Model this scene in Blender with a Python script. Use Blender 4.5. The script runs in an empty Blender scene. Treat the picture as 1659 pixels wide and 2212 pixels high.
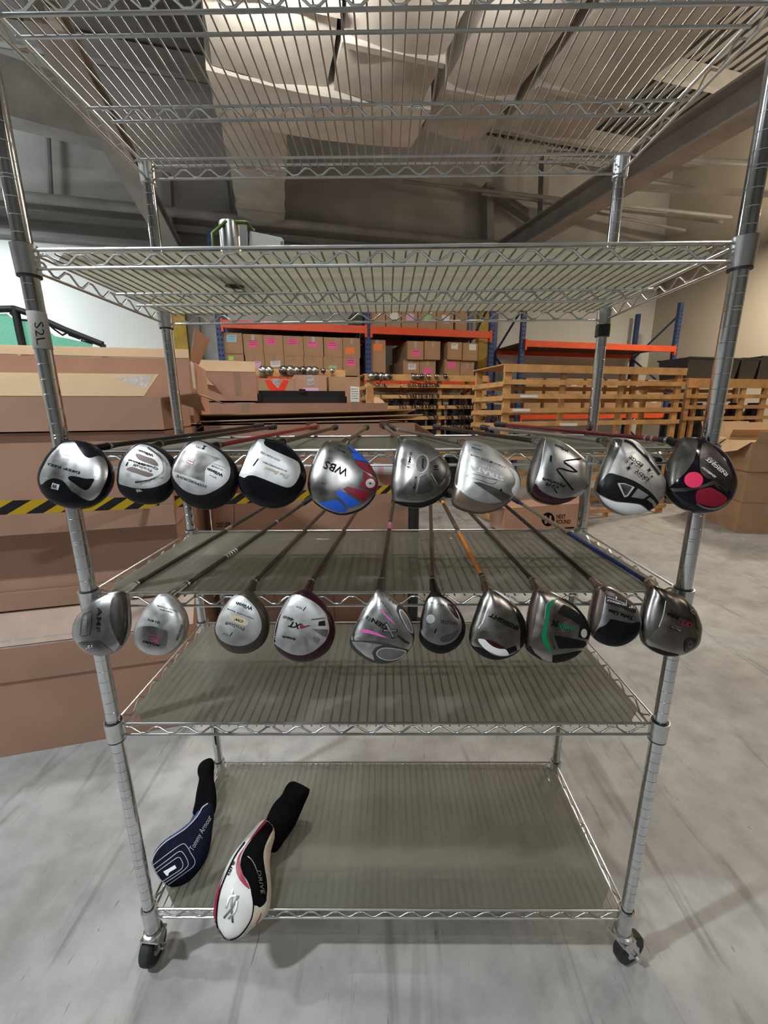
import bpy, bmesh, math, random
from mathutils import Vector, Matrix
from mathutils.bvhtree import BVHTree
from mathutils.geometry import tessellate_polygon
random.seed(7)
SC = bpy.context.scene
COL = SC.collection

# ------------------------------------------------------------------ camera
FPX = 889.87                     # focal length in pixels of the 1659 x 2212 frame
ZB = 0.185                       # height of the lowest shelf above the floor
CAM = Vector((0.0074, -0.7652, 1.2049 + ZB))
YAW, PITCH, ROLL = math.radians(-0.5115), math.radians(13.5964), math.radians(-0.4078)
FWD = Vector((math.sin(YAW)*math.cos(PITCH), math.cos(YAW)*math.cos(PITCH), -math.sin(PITCH)))
_r0 = Vector((math.cos(YAW), -math.sin(YAW), 0)); _u0 = _r0.cross(FWD)
RGT = math.cos(ROLL)*_r0 + math.sin(ROLL)*_u0
UPV = -math.sin(ROLL)*_r0 + math.cos(ROLL)*_u0
cd = bpy.data.cameras.new('camera'); cam = bpy.data.objects.new('camera', cd); COL.objects.link(cam)
cd.sensor_fit = 'VERTICAL'; cd.sensor_height = 24.0; cd.lens = FPX/2212*24.0
cd.clip_start = 0.02; cd.clip_end = 100
cam.matrix_world = Matrix(((RGT.x, UPV.x, -FWD.x, CAM.x), (RGT.y, UPV.y, -FWD.y, CAM.y), (RGT.z, UPV.z, -FWD.z, CAM.z), (0, 0, 0, 1)))
SC.camera = cam

# ------------------------------------------------------------------ view, world
SC.view_settings.view_transform = 'Standard'; SC.view_settings.look = 'None'
SC.view_settings.gamma = 1.0; SC.view_settings.use_curve_mapping = False
SC.view_settings.exposure = -0.50
W = bpy.data.worlds.new('world'); SC.world = W; W.use_nodes = True
W.node_tree.nodes['Background'].inputs[0].default_value = (0.80, 0.90, 1.0, 1)
W.node_tree.nodes['Background'].inputs[1].default_value = 0.05

cy = SC.cycles
cy.max_bounces = 6; cy.diffuse_bounces = 3; cy.glossy_bounces = 3; cy.transmission_bounces = 3; cy.transparent_max_bounces = 8
cy.use_light_tree = False; cy.use_adaptive_sampling = True; cy.adaptive_threshold = 0.04; cy.use_denoising = True; cy.sample_clamp_indirect = 4.0; cy.caustics_reflective = False; cy.caustics_refractive = False

# the hall is turned against the shelving rack: e1 runs along the back wall, e2 towards it
PHI = math.radians(15.0)
E1 = Vector((math.cos(PHI), math.sin(PHI), 0)); E2 = Vector((-math.sin(PHI), math.cos(PHI), 0))
C0 = Vector((CAM.x, CAM.y, 0))
def E(a, b, z=0.0): return C0 + a*E1 + b*E2 + Vector((0, 0, z))
def ray(x, y): return FWD + RGT*((x-829.5)/FPX) - UPV*((y-1106)/FPX)
def aty(x, y, Y): d = ray(x, y); return CAM + d*((Y-CAM.y)/d.y)
def atz(x, y, Z): d = ray(x, y); return CAM + d*((Z-CAM.z)/d.z)
def atb(x, y, b): d = ray(x, y); return CAM + d*(b/d.dot(E2))
def atplane(x, y, p, n): d = ray(x, y); return CAM + d*((p-CAM).dot(n)/d.dot(n))
def ea(p): return (p-C0).dot(E1)
def eb(p): return (p-C0).dot(E2)

# the hall's hanging strip lights: (a, b, z, length along e1, power, colour)
WARM = (1.0, 0.935, 0.85); COOL = (0.90, 0.975, 1.0); AMBER = (1.0, 0.84, 0.62)
# (a, b, z, length, power, colour, power of an added uplight that brightens roof and ducts)
LIGHTS = [(0.10, 3.72, 4.3, 0.7, 105, WARM, 230), (1.75, 3.3, 4.3, 0.7, 45, WARM, 70), (-3.7, 2.2, 4.3, 0.7, 130, COOL, 60), (5.6, 2.9, 4.3, 0.7, 75, AMBER, 80),
          (-0.9, -1.7, 4.3, 0.7, 55, COOL, 30), (2.3, -1.5, 4.3, 0.7, 28, WARM, 30), (-2.6, 0.35, 4.3, 0.7, 210, COOL, 30), (5.2, -1.4, 4.3, 0.7, 18, AMBER, 20),  # those behind the camera are added front fill for the club heads
          (-4.6, 7.0, 4.3, 0.7, 260, COOL, 70), (7.6, 4.9, 4.3, 0.7, 200, AMBER, 140)]

# ------------------------------------------------------------------ mesh helpers
ORG = {}
class MB:
    def __init__(s): s.v = []; s.f = []
    def add(s, vs, fs):
        k = len(s.v); s.v += [Vector(p) for p in vs]; s.f += [tuple(i+k for i in f) for f in fs]; return s
    def hexa(s, p): # 8 points: bottom 4, top 4
        return s.add(p, [(0, 3, 2, 1), (4, 5, 6, 7), (0, 1, 5, 4), (1, 2, 6, 5), (2, 3, 7, 6), (3, 0, 4, 7)])
    def box(s, x0, x1, y0, y1, z0, z1):
        return s.hexa([(x0, y0, z0), (x1, y0, z0), (x1, y1, z0), (x0, y1, z0), (x0, y0, z1), (x1, y0, z1), (x1, y1, z1), (x0, y1, z1)])
    def ebox(s, a0, a1, b0, b1, z0, z1):
        return s.hexa([E(a0, b0, z0), E(a1, b0, z0), E(a1, b1, z0), E(a0, b1, z0), E(a0, b0, z1), E(a1, b0, z1), E(a1, b1, z1), E(a0, b1, z1)])
    def beam(s, p, q, w, h, up=Vector((0, 0, 1))):
        p, q = Vector(p), Vector(q); d = (q-p).normalized(); x = d.cross(up)
        x = x.normalized() if x.length > 1e-5 else Vector((1, 0, 0)); u = x.cross(d).normalized(); x *= w/2; u *= h/2
        return s.hexa([p-x-u, p+x-u, q+x-u, q-x-u, p-x+u, p+x+u, q+x+u, q-x+u])
    def tube(s, pts, r, n=8, cap=True, closed=False):
        pts = [Vector(p) for p in pts]; rs = r if isinstance(r, (list, tuple)) else [r]*len(pts); k = len(s.v)
        m = len(pts); prev = None
        for i, p in enumerate(pts):
            a = pts[(i-1) % m] if (i > 0 or closed) else p; b = pts[(i+1) % m] if (i < m-1 or closed) else p
            d = (b-a).normalized()
            if prev is None:
                x = d.cross(Vector((0, 0, 1)))
                if x.length < 1e-3: x = d.cross(Vector((1, 0, 0)))
            else: x = prev - d*prev.dot(d)
            x.normalize(); prev = x; u = d.cross(x)
            for j in range(n):
                t = 2*math.pi*j/n; s.v.append(p + (x*math.cos(t)+u*math.sin(t))*rs[i])
        for i in range(m if closed else m-1):
            i2 = (i+1) % m
            for j in range(n):
                j2 = (j+1) % n; s.f.append((k+i*n+j, k+i*n+j2, k+i2*n+j2, k+i2*n+j))
        if cap and not closed:
            s.f.append(tuple(k+j for j in range(n))[::-1]); s.f.append(tuple(k+(m-1)*n+j for j in range(n)))
        return s
    def lathe(s, prof, o, n=20, axis=Vector((0, 0, 1))): # prof: (radius, height)
        o = Vector(o); return s.tube_prof(prof, o, axis, n)
    def tube_prof(s, prof, o, axis, n):
        axis = Vector(axis).normalized(); x = axis.cross(Vector((0, 0, 1)))
        if x.length < 1e-3: x = Vector((1, 0, 0))
        x.normalize(); u = axis.cross(x); k = len(s.v)
        for r, h in prof:
            for j in range(n):
                t = 2*math.pi*j/n; s.v.append(o + axis*h + (x*math.cos(t)+u*math.sin(t))*max(r, 1e-5))
        for i in range(len(prof)-1):
            for j in range(n):
                j2 = (j+1) % n; s.f.append((k+i*n+j, k+i*n+j2, k+(i+1)*n+j2, k+(i+1)*n+j))
        s.f.append(tuple(k+j for j in range(n))[::-1]); s.f.append(tuple(k+(len(prof)-1)*n+j for j in range(n)))
        return s
    def prism(s, poly, off): # polygon of 3d points extruded by off
        n = len(poly); off = Vector(off); poly = [Vector(p) for p in poly]
        return s.add(poly + [p+off for p in poly], [tuple(range(n))[::-1], tuple(range(n, 2*n))] + [(i, (i+1) % n, n+(i+1) % n, n+i) for i in range(n)])

def mesh(name, mb, mat, smooth=None, recalc=True):
    me = bpy.data.meshes.new(name); me.from_pydata([tuple(v) for v in mb.v], [], mb.f)
    if recalc:
        bm = bmesh.new(); bm.from_mesh(me); bmesh.ops.recalc_face_normals(bm, faces=bm.faces); bm.to_mesh(me); bm.free()
    if mat: me.materials.append(mat)
    if smooth is not None:
        me.shade_smooth(); me.set_sharp_from_angle(angle=math.radians(smooth))
    return me
def tag(o, label=None, cat=None, group=None, kind=None):
    if label: o['label'] = label
    if cat: o['category'] = cat
    if group: o['group'] = group
    if kind: o['kind'] = kind
    return o
def obj(name, mb, mat, parent=None, smooth=None, recalc=True):
    if parent is None:
        xs = [v.x for v in mb.v]; ys = [v.y for v in mb.v]; zs = [v.z for v in mb.v]
        o3 = Vector(((min(xs)+max(xs))/2, (min(ys)+max(ys))/2, min(zs)))
    else: o3 = ORG[parent.name]
    for v in mb.v: v -= o3
    ob = bpy.data.objects.new(name, mesh(name, mb, mat, smooth, recalc)); COL.objects.link(ob)
    if parent is None: ob.location = o3
    else: ob.parent = parent
    ORG[ob.name] = o3; return ob
def thing(name, label, cat, loc, group=None):
    ob = bpy.data.objects.new(name, None); COL.objects.link(ob); ob.location = loc; ob.empty_display_size = 0.05
    ORG[ob.name] = Vector(loc); return tag(ob, label, cat, group)
def struct(name, mb, mat, parent=None, smooth=None):
    o = obj(name, mb, mat, parent, smooth)
    if parent is None: o['kind'] = 'structure'
    return o
def dup(root, loc, label=None):
    r = root.copy(); COL.objects.link(r); r.location = loc; ORG[r.name] = Vector(loc)
    if label: r['label'] = label
    for ch in root.children:
        c = ch.copy(); COL.objects.link(c); c.parent = r
        for g in ch.children:
            d = g.copy(); COL.objects.link(d); d.parent = c
    return r

# ------------------------------------------------------------------ materials
def mat(name, col, rough=0.5, metal=0.0, spec=0.5, noise=None, nscale=20, bump=0.0, bscale=60, detail=2, stretch=None, rvar=0.0, coat=0.0, alpha=1.0, sheen=0.0, col2=None):
    m = bpy.data.materials.new(name); m.use_nodes = True; nt = m.node_tree; b = nt.nodes['Principled BSDF']
    b.inputs['Base Color'].default_value = (*col, 1); b.inputs['Roughness'].default_value = rough; b.inputs['Metallic'].default_value = metal
    b.inputs['Specular IOR Level'].default_value = spec; b.inputs['Coat Weight'].default_value = coat; b.inputs['Alpha'].default_value = alpha
    b.inputs['Coat Roughness'].default_value = 0.08; b.inputs['Sheen Weight'].default_value = sheen
    if noise or bump or rvar:
        tc = nt.nodes.new('ShaderNodeTexCoord'); mp = nt.nodes.new('ShaderNodeMapping'); nt.links.new(tc.outputs['Object'], mp.inputs['Vector'])
        if stretch: mp.inputs['Scale'].default_value = stretch
        n1 = nt.nodes.new('ShaderNodeTexNoise'); n1.inputs['Scale'].default_value = nscale; n1.inputs['Detail'].default_value = detail; n1.inputs['Roughness'].default_value = 0.6
        nt.links.new(mp.outputs['Vector'], n1.inputs['Vector'])
        if noise:
            rp = nt.nodes.new('ShaderNodeValToRGB'); rp.color_ramp.elements[0].position = 0.3; rp.color_ramp.elements[1].position = 0.72
            c2 = col2 if col2 else tuple(min(1, c*(1+noise)) for c in col)
            c1 = col if col2 else tuple(c*(1-noise) for c in col)
            rp.color_ramp.elements[0].color = (*c1, 1); rp.color_ramp.elements[1].color = (*c2, 1)
            nt.links.new(n1.outputs['Fac'], rp.inputs['Fac']); nt.links.new(rp.outputs['Color'], b.inputs['Base Color'])
        if rvar:
            mr = nt.nodes.new('ShaderNodeMapRange'); mr.inputs['From Min'].default_value = 0.3; mr.inputs['From Max'].default_value = 0.7
            mr.inputs['To Min'].default_value = max(0.02, rough-rvar); mr.inputs['To Max'].default_value = min(1, rough+rvar)
            nt.links.new(n1.outputs['Fac'], mr.inputs['Value']); nt.links.new(mr.outputs['Result'], b.inputs['Roughness'])
        if bump:
            n2 = nt.nodes.new('ShaderNodeTexNoise'); n2.inputs['Scale'].default_value = bscale; n2.inputs['Detail'].default_value = 3
            nt.links.new(mp.outputs['Vector'], n2.inputs['Vector'])
            bp = nt.nodes.new('ShaderNodeBump'); bp.inputs['Strength'].default_value = bump; bp.inputs['Distance'].default_value = 0.01
            nt.links.new(n2.outputs['Fac'], bp.inputs['Height']); nt.links.new(bp.outputs['Normal'], b.inputs['Normal'])
    return m
def emis(name, col, s):
    m = bpy.data.materials.new(name); m.use_nodes = True; b = m.node_tree.nodes['Principled BSDF']
    b.inputs['Base Color'].default_value = (*col, 1); b.inputs['Emission Color'].default_value = (*col, 1); b.inputs['Emission Strength'].default_value = s; m.cycles.emission_sampling = 'NONE'; return m

M = {}
M['chrome'] = mat('chrome', (0.62, 0.63, 0.64), 0.2, 1.0, rvar=0.08, nscale=30, noise=0.12)
M['wire'] = mat('chrome_wire', (0.66, 0.67, 0.67), 0.28, 1.0, noise=0.15, nscale=15)
M['post'] = mat('chrome_post', (0.70, 0.71, 0.73), 0.12, 1.0, rvar=0.1, nscale=18, noise=0.12, stretch=(1, 1, 0.3), bump=0.02, bscale=14)
M['cross_wire'] = mat('cross_wire', (0.40, 0.39, 0.375), 0.38, 1.0, noise=0.2, nscale=12)
M['black_plastic'] = mat('black_plastic', (0.012, 0.012, 0.013), 0.45)
M['tyre'] = mat('tyre', (0.022, 0.024, 0.028), 0.65, noise=0.5, nscale=40)
M['card'] = mat('cardboard', (0.45, 0.262, 0.185), 0.8, spec=0.25, noise=0.1, nscale=3.5, bump=0.04, bscale=5, rvar=0.05)
M['card_tan'] = mat('cardboard_tan', (0.40, 0.245, 0.145), 0.8, spec=0.25, noise=0.1, nscale=3, bump=0.04, bscale=5)
M['card_in'] = mat('cardboard_inside', (0.52, 0.36, 0.22), 0.85, spec=0.2, noise=0.08, nscale=4)
M['card_pink'] = mat('cardboard_flap', (0.50, 0.36, 0.29), 0.7, spec=0.3, noise=0.12, nscale=8, bump=0.05, bscale=9)
M['card_dark'] = mat('cardboard_edge', (0.13, 0.075, 0.05), 0.9)
M['tape'] = mat('packing_tape', (0.36, 0.24, 0.17), 0.16, spec=0.6, noise=0.12, nscale=6, bump=0.25, bscale=30)
M['wood'] = mat('pine', (0.54, 0.30, 0.12), 0.65, spec=0.3, noise=0.22, nscale=7, stretch=(1, 1, 1), bump=0.05, bscale=40)
M['blue_steel'] = mat('blue_steel', (0.03, 0.065, 0.19), 0.4, noise=0.2, nscale=6)
M['orange_steel'] = mat('orange_steel', (0.72, 0.085, 0.025), 0.32, noise=0.12, nscale=4)
M['black_slot'] = mat('slot_black', (0.004, 0.004, 0.005), 0.8)
M['yellow_steel'] = mat('yellow_steel', (0.48, 0.30, 0.03), 0.5, noise=0.2, nscale=5)
M['pink_paper'] = mat('pink_sticker', (0.85, 0.13, 0.34), 0.7)
M['lilac_paper'] = mat('lilac_sticker', (0.72, 0.40, 0.62), 0.7)
M['orange_paper'] = mat('orange_sticker', (0.90, 0.22, 0.06), 0.7)
M['blue_paper'] = mat('blue_sticker', (0.35, 0.66, 0.82), 0.7)
M['green_paper'] = mat('green_sticker', (0.40, 0.72, 0.15), 0.7)
M['mint_paper'] = mat('mint_sticker', (0.34, 0.55, 0.28), 0.7)
M['white_paper'] = mat('white_paper', (0.72, 0.72, 0.70), 0.7)
M['ink'] = mat('ink', (0.005, 0.005, 0.006), 0.6, spec=0.08)
M['red_tape'] = mat('red_tape', (0.80, 0.05, 0.02), 0.35)
M['iron'] = mat('iron_head', (0.38, 0.36, 0.33), 0.3, 1.0, noise=0.15, nscale=30)
M['black_case'] = mat('black_case', (0.012, 0.013, 0.015), 0.4, noise=0.3, nscale=9)
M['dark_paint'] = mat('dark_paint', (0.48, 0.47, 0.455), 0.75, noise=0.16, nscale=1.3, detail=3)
M['grey_paint'] = mat('grey_paint', (0.30, 0.30, 0.295), 0.7, noise=0.14, nscale=1.5, detail=3)
M['beam_paint'] = mat('beam_paint', (0.36, 0.35, 0.33), 0.65, noise=0.2, nscale=2.5, detail=3)
M['deck'] = mat('roof_deck', (0.16, 0.155, 0.145), 0.8, noise=0.3, nscale=1.2, detail=3)
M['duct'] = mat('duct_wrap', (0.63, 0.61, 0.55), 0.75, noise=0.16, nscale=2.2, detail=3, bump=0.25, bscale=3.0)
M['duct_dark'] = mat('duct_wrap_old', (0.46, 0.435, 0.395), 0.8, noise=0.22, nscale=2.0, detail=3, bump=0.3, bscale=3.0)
M['tin'] = mat('tin', (0.60, 0.60, 0.60), 0.3, 1.0, noise=0.15, nscale=20)
M['green_paint'] = mat('green_paint', (0.12, 0.22, 0.03), 0.4)
M['net_frame'] = mat('net_frame', (0.006, 0.008, 0.009), 0.55)
M['fixture'] = mat('fixture_white', (0.7, 0.7, 0.68), 0.5)

def wall_mat(name, lo, hi):
    return mat(name, lo, 0.85, spec=0.2, noise=0.05, nscale=1.0, detail=3, col2=hi, bump=0.02, bscale=30)
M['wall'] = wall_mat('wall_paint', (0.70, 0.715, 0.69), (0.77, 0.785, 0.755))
M['wall_right'] = wall_mat('wall_paint_beige', (0.52, 0.475, 0.405), (0.57, 0.525, 0.45))

def concrete():
    m = bpy.data.materials.new('concrete'); m.use_nodes = True; nt = m.node_tree; b = nt.nodes['Principled BSDF']; N = nt.nodes.new; L = nt.links.new
    tc = N('ShaderNodeTexCoord')
    def noise(sc, det, stretch=(1, 1, 1), rot=0.0, rough=0.6):
        mp = N('ShaderNodeMapping'); mp.inputs['Scale'].default_value = stretch; mp.inputs['Rotation'].default_value = (0, 0, rot)
        L(tc.outputs['Object'], mp.inputs['Vector']); n = N('ShaderNodeTexNoise'); n.inputs['Scale'].default_value = sc; n.inputs['Detail'].default_value = det
        n.inputs['Roughness'].default_value = rough; n.inputs['Distortion'].default_value = 1.6 if stretch[1] != 1 else 0.0; L(mp.outputs['Vector'], n.inputs['Vector']); return n.outputs['Fac']
    def ramp(s, p0, p1, c0, c1):
        r = N('ShaderNodeValToRGB'); r.color_ramp.elements[0].position = p0; r.color_ramp.elements[1].position = p1
        r.color_ramp.elements[0].color = (*c0, 1); r.color_ramp.elements[1].color = (*c1, 1); L(s, r.inputs['Fac']); return r.outputs['Color']
    def mul(x, y, f=1.0):
        k = N('ShaderNodeMixRGB'); k.blend_type = 'MULTIPLY'; k.inputs['Fac'].default_value = f; L(x, k.inputs[1]); L(y, k.inputs[2]); return k.outputs[0]
    c = ramp(noise(0.9, 4), 0.3, 0.75, (0.34, 0.335, 0.33), (0.47, 0.463, 0.455))
    c = mul(c, ramp(noise(9, 5), 0.28, 0.58, (0.66, 0.66, 0.66), (1, 1, 1)), 0.8)
    c = mul(c, ramp(noise(75, 2, (1, 0.10, 1), math.radians(-48)), 0.25, 0.30, (0.34, 0.32, 0.31), (1, 1, 1)), 0.6)   # skid scratches
    c = mul(c, ramp(noise(60, 2, (1, 0.08, 1), math.radians(-70)), 0.24, 0.29, (0.34, 0.32, 0.31), (1, 1, 1)), 0.6)
    c = mul(c, ramp(noise(90, 2, (1, 0.14, 1), math.radians(30)), 0.24, 0.29, (0.36, 0.34, 0.33), (1, 1, 1)), 0.55)
    c = mul(c, ramp(noise(7, 3, (1, 0.10, 1), math.radians(38)), 0.30, 0.40, (0.50, 0.48, 0.46), (1, 1, 1)), 0.6)        # wheel tracks
    c = mul(c, ramp(noise(2.2, 3), 0.32, 0.5, (0.74, 0.72, 0.70), (1, 1, 1)), 0.6)                                       # stains
    L(c, b.inputs['Base Color']); b.inputs['Roughness'].default_value = 0.55; b.inputs['Specular IOR Level'].default_value = 0.35
    bp = N('ShaderNodeBump'); bp.inputs['Strength'].default_value = 0.06; bp.inputs['Distance'].default_value = 0.01
    L(noise(40, 4), bp.inputs['Height']); L(bp.outputs['Normal'], b.inputs['Normal']); return m
M['wall_dark'] = wall_mat('wall_paint_dark', (0.26, 0.26, 0.255), (0.31, 0.31, 0.30))
M['concrete'] = concrete()

def liner():
    m = bpy.data.materials.new('liner_plastic'); m.use_nodes = True; nt = m.node_tree; N = nt.nodes.new; L = nt.links.new
    b = nt.nodes['Principled BSDF']; out = nt.nodes['Material Output']
    tc = N('ShaderNodeTexCoord'); n = N('ShaderNodeTexNoise'); n.inputs['Scale'].default_value = 5; n.inputs['Detail'].default_value = 6; L(tc.outputs['Object'], n.inputs['Vector'])
    r = N('ShaderNodeValToRGB'); r.color_ramp.elements[0].position = 0.3; r.color_ramp.elements[1].position = 0.75
    r.color_ramp.elements[0].color = (0.20, 0.195, 0.165, 1); r.color_ramp.elements[1].color = (0.275, 0.27, 0.235, 1); L(n.outputs['Fac'], r.inputs['Fac'])
    L(r.outputs['Color'], b.inputs['Base Color']); b.inputs['Roughness'].default_value = 0.42; b.inputs['Specular IOR Level'].default_value = 0.5; b.inputs['Alpha'].default_value = 0.50
    t = N('ShaderNodeBsdfTranslucent'); t.inputs['Color'].default_value = (0.62, 0.59, 0.46, 1)
    mx = N('ShaderNodeMixShader'); mx.inputs[0].default_value = 0.34; L(b.outputs[0], mx.inputs[1]); L(t.outputs[0], mx.inputs[2]); L(mx.outputs[0], out.inputs['Surface']); return m
M['liner'] = liner()
# ------------------------------------------------------------------ the hall
BW, RW, LW, FW_, CZ = 8.6, 8.85, -9.0, -6.0, 6.6
struct('floor', MB().ebox(LW-0.1, RW+0.1, FW_-0.1, BW+0.1, -0.1, 0.0), M['concrete'])
wb = struct('wall_back', MB().ebox(LW, RW, BW, BW+0.15, 0, 4.15), M['wall'])
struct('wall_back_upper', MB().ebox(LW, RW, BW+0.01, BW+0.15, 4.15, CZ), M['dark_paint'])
struct('wall_right', MB().ebox(RW, RW+0.15, FW_, BW+0.15, 0, CZ), M['wall_right'])
struct('wall_left', MB().ebox(LW-0.15, LW, FW_, BW+0.15, 0, CZ), M['wall'])
struct('wall_front', MB().ebox(LW, RW, FW_-0.15, FW_, 0, CZ), M['wall_dark'])
ceil = struct('ceiling', MB().ebox(LW, RW, FW_, BW+0.15, CZ, CZ+0.1), M['deck'])
for k in range(46):                                                   # ribs of the roof deck
    a = 1.2 + k*0.165
    if a < RW-0.05: obj('deck_rib', MB().ebox(a, a+0.08, 0.5, BW, CZ-0.045, CZ), M['deck'], ceil)
for k, b in enumerate((1.2, 2.9, 4.6, 6.3, 8.0)):                     # purlins
    o = obj('purlin', MB().ebox(LW, RW, b-0.05, b+0.05, CZ-0.32, CZ-0.05), M['beam_paint'], ceil)

# the edge of the roof along the back wall
struct('trim_1', MB().tube([E(LW, BW-0.28, 4.60), E(RW, BW-0.28, 4.60)], 0.075, 14), M['beam_paint'], smooth=40)
struct('trim_2', MB().ebox(LW, RW, BW-0.18, BW, 4.36, 4.46).ebox(LW, RW, BW-0.06, BW, 4.18, 4.36).ebox(LW, RW, BW-0.18, BW, 4.10, 4.18), M['grey_paint'])
def strut(name, p, q, w, h, m, label, cat, parts=None):
    o = obj(name, MB().beam(p, q, w, h), m); return tag(o, label, cat)
def ibeam(name, p, q, w, h, m, label):
    p, q = Vector(p), Vector(q); d = (q-p).normalized(); x = d.cross(Vector((0, 0, 1))).normalized(); u = x.cross(d)
    t = thing(name, label, 'beam', p)
    obj('flange', MB().beam(p-u*h/2, q-u*h/2, w, 0.025), m, t); obj('flange', MB().beam(p+u*h/2, q+u*h/2, w, 0.025), m, t)
    obj('web', MB().beam(p, q, 0.02, h), m, t); return t
ibeam('roof_beam', atb(90, 20, 4.4), atb(382, 548, 8.4), 0.26, 0.16, M['beam_paint'], 'pale grey sloping roof beam left of the big duct')
strut('roof_strut', atb(110, 30, 4.3), atb(300, 330, 7.2), 0.07, 0.07, M['duct'], 'thin cream strut running beside the left roof beam', 'strut')
strut('roof_girder', atb(-260, 120, 6.6), atb(230, 262, 7.6), 0.3, 0.62, M['beam_paint'], 'stained grey girder at the far upper left', 'girder')
strut('wall_post', atb(362, 380, 8.45), atb(370, 560, 8.45), 0.24, 0.12, M['grey_paint'], 'grey upright post on the upper wall behind the left rear rack post', 'post')
for x, y0, y1, lab in ((110, 270, 434, 'thin conduit dropping to the roof pipe at far left'), (498, 392, 476, 'thin conduit dropping to the roof pipe beside the duct end')):
    t = obj('conduit', MB().tube([atb(x-8, y0, 8.45), atb(x, y1, 8.45)], 0.04, 8), M['grey_paint'], smooth=40); tag(t, lab, 'conduit')
ibeam('roof_beam', atb(1700, 165, 3.3), atb(1085, 545, 8.35), 0.30, 0.30, M['beam_paint'], 'long dark steel roof beam slanting down from the upper right')
strut('roof_strut', atb(1062, 415, 8.3), atb(1165, 485, 8.3), 0.2, 0.12, M['grey_paint'], 'short diagonal brace on the upper wall right of centre', 'strut')
strut('wall_post', atb(1052, 400, 8.4), atb(1054, 540, 8.4), 0.24, 0.14, M['grey_paint'], 'grey upright post on the upper wall near the diagonal brace', 'post')
strut('wall_post', atb(1176, 330, 7.9), atb(1172, 470, 7.9), 0.16, 0.12, M['beam_paint'], 'pale upright hanger above the right roof beam', 'post')
PIPES = [((870, 392, 8.2), (1580, 470, 6.6), 0.03, 'thin pipe'), ((1000, 402, 8.3), (1480, 498, 7.4), 0.025, 'thin pipe'), ((1040, 418, 8.3), (1560, 480, 6.9), 0.03, 'thin pipe'),
         ((1180, 330, 6.5), (1640, 352, 5.2), 0.035, 'thin pipe'), ((1180, 348, 6.6), (1500, 400, 5.6), 0.03, 'thin pipe')]
for i, (p, q, r, _) in enumerate(PIPES):
    lab = ['long thin pipe running right from the end of the ducts', 'thin pipe sagging low across the upper right wall', 'thin pipe between two others on the upper right wall',
           'upper of two thin pipes behind the right rear rack post', 'lower of two thin pipes behind the right rear rack post'][i]
    tag(obj('ceiling_pipe', MB().tube([atb(*p), atb(*q)], r, 8), M['beam_paint'], smooth=40), lab, 'pipe')
tag(obj('ceiling_pipe', MB().tube([atb(1270, 450, 6.8), atb(1325, 402, 6.5), atb(1480, 410, 5.8), atb(1720, 420, 5.0)], 0.05, 10), M['duct'], smooth=40), 'cream bent pipe crossing the dark ceiling at upper right', 'pipe')

# insulated ducts hanging under the roof
def duct(name, label, a0, a1, b0, b1, z0, z1, m, seams=3, end_taper=0.0):
    t = thing(name, label, 'duct', E((a0+a1)/2, b0, z0))
    mb = MB(); na, nb = 8, max(6, int((b1-b0)*5)); rnd = random.Random(int((a0+10)*100))
    # a box with softly sagging wrapped faces
    def pt(u, v, top):
        a = a0+(a1-a0)*u; b = b0+(b1-b0)*v
        z = (z1 if top else z0 - 0.05*math.sin(math.pi*u) - 0.02*rnd.random())
        return E(a + (rnd.random()-.5)*0.03, b + (rnd.random()-.5)*0.03, z)
    for top in (0, 1):
        g = [[pt(i/na, j/nb, top) for i in range(na+1)] for j in range(nb+1)]; k = len(mb.v)
        mb.v += [p for row in g for p in row]
        mb.f += [(k+j*(na+1)+i, k+j*(na+1)+i+1, k+(j+1)*(na+1)+i+1, k+(j+1)*(na+1)+i) for j in range(nb) for i in range(na)]
    n1 = (na+1)*(nb+1)
    rim = [i for i in range(na+1)] + [j*(na+1)+na for j in range(1, nb+1)] + [nb*(na+1)+i for i in range(na-1, -1, -1)] + [j*(na+1) for j in range(nb-1, 0, -1)]
    mb.f += [(rim[i], rim[(i+1) % len(rim)], n1+rim[(i+1) % len(rim)], n1+rim[i]) for i in range(len(rim))]
    obj('wrap', mb, m, t, smooth=50)
    for s in range(seams):
        b = b0 + (b1-b0)*(s+0.7)/(seams+0.2)
        obj('band', MB().ebox(a0-0.012, a1+0.012, b-0.03, b+0.03, z0-0.075, z1+0.01), M['duct_dark'], t)
    for a in (a0+0.1, a1-0.1):
        obj('hanger', MB().ebox(a-0.015, a+0.015, (b0+b1)/2-0.015, (b0+b1)/2+0.015, z1-0.02, CZ-0.05), M['grey_paint'], t)
    return t
duct('insulated_duct', 'cream wrapped duct ending low at the back wall', -0.36, 0.38, 5.75, 8.42, 4.62, 5.15, M['duct'], 2)
duct('insulated_duct', 'wide cream duct lit brightest, upper left of centre', -0.34, 0.74, 1.2, 5.05, 4.62, 5.2, M['duct'], 2)
duct('insulated_duct', 'cross duct with torn lower edge joining two ducts', -0.40, 1.86, 5.06, 5.74, 4.58, 5.22, M['duct'], 0)
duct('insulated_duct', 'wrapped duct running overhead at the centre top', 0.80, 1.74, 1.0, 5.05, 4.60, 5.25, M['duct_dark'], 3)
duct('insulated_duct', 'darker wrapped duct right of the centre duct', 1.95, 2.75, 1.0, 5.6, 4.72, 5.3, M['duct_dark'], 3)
duct('insulated_duct', 'broad dull duct farthest to the right of the four', 2.9, 4.05, 1.0, 5.35, 4.76, 5.35, M['duct_dark'], 3)

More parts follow.
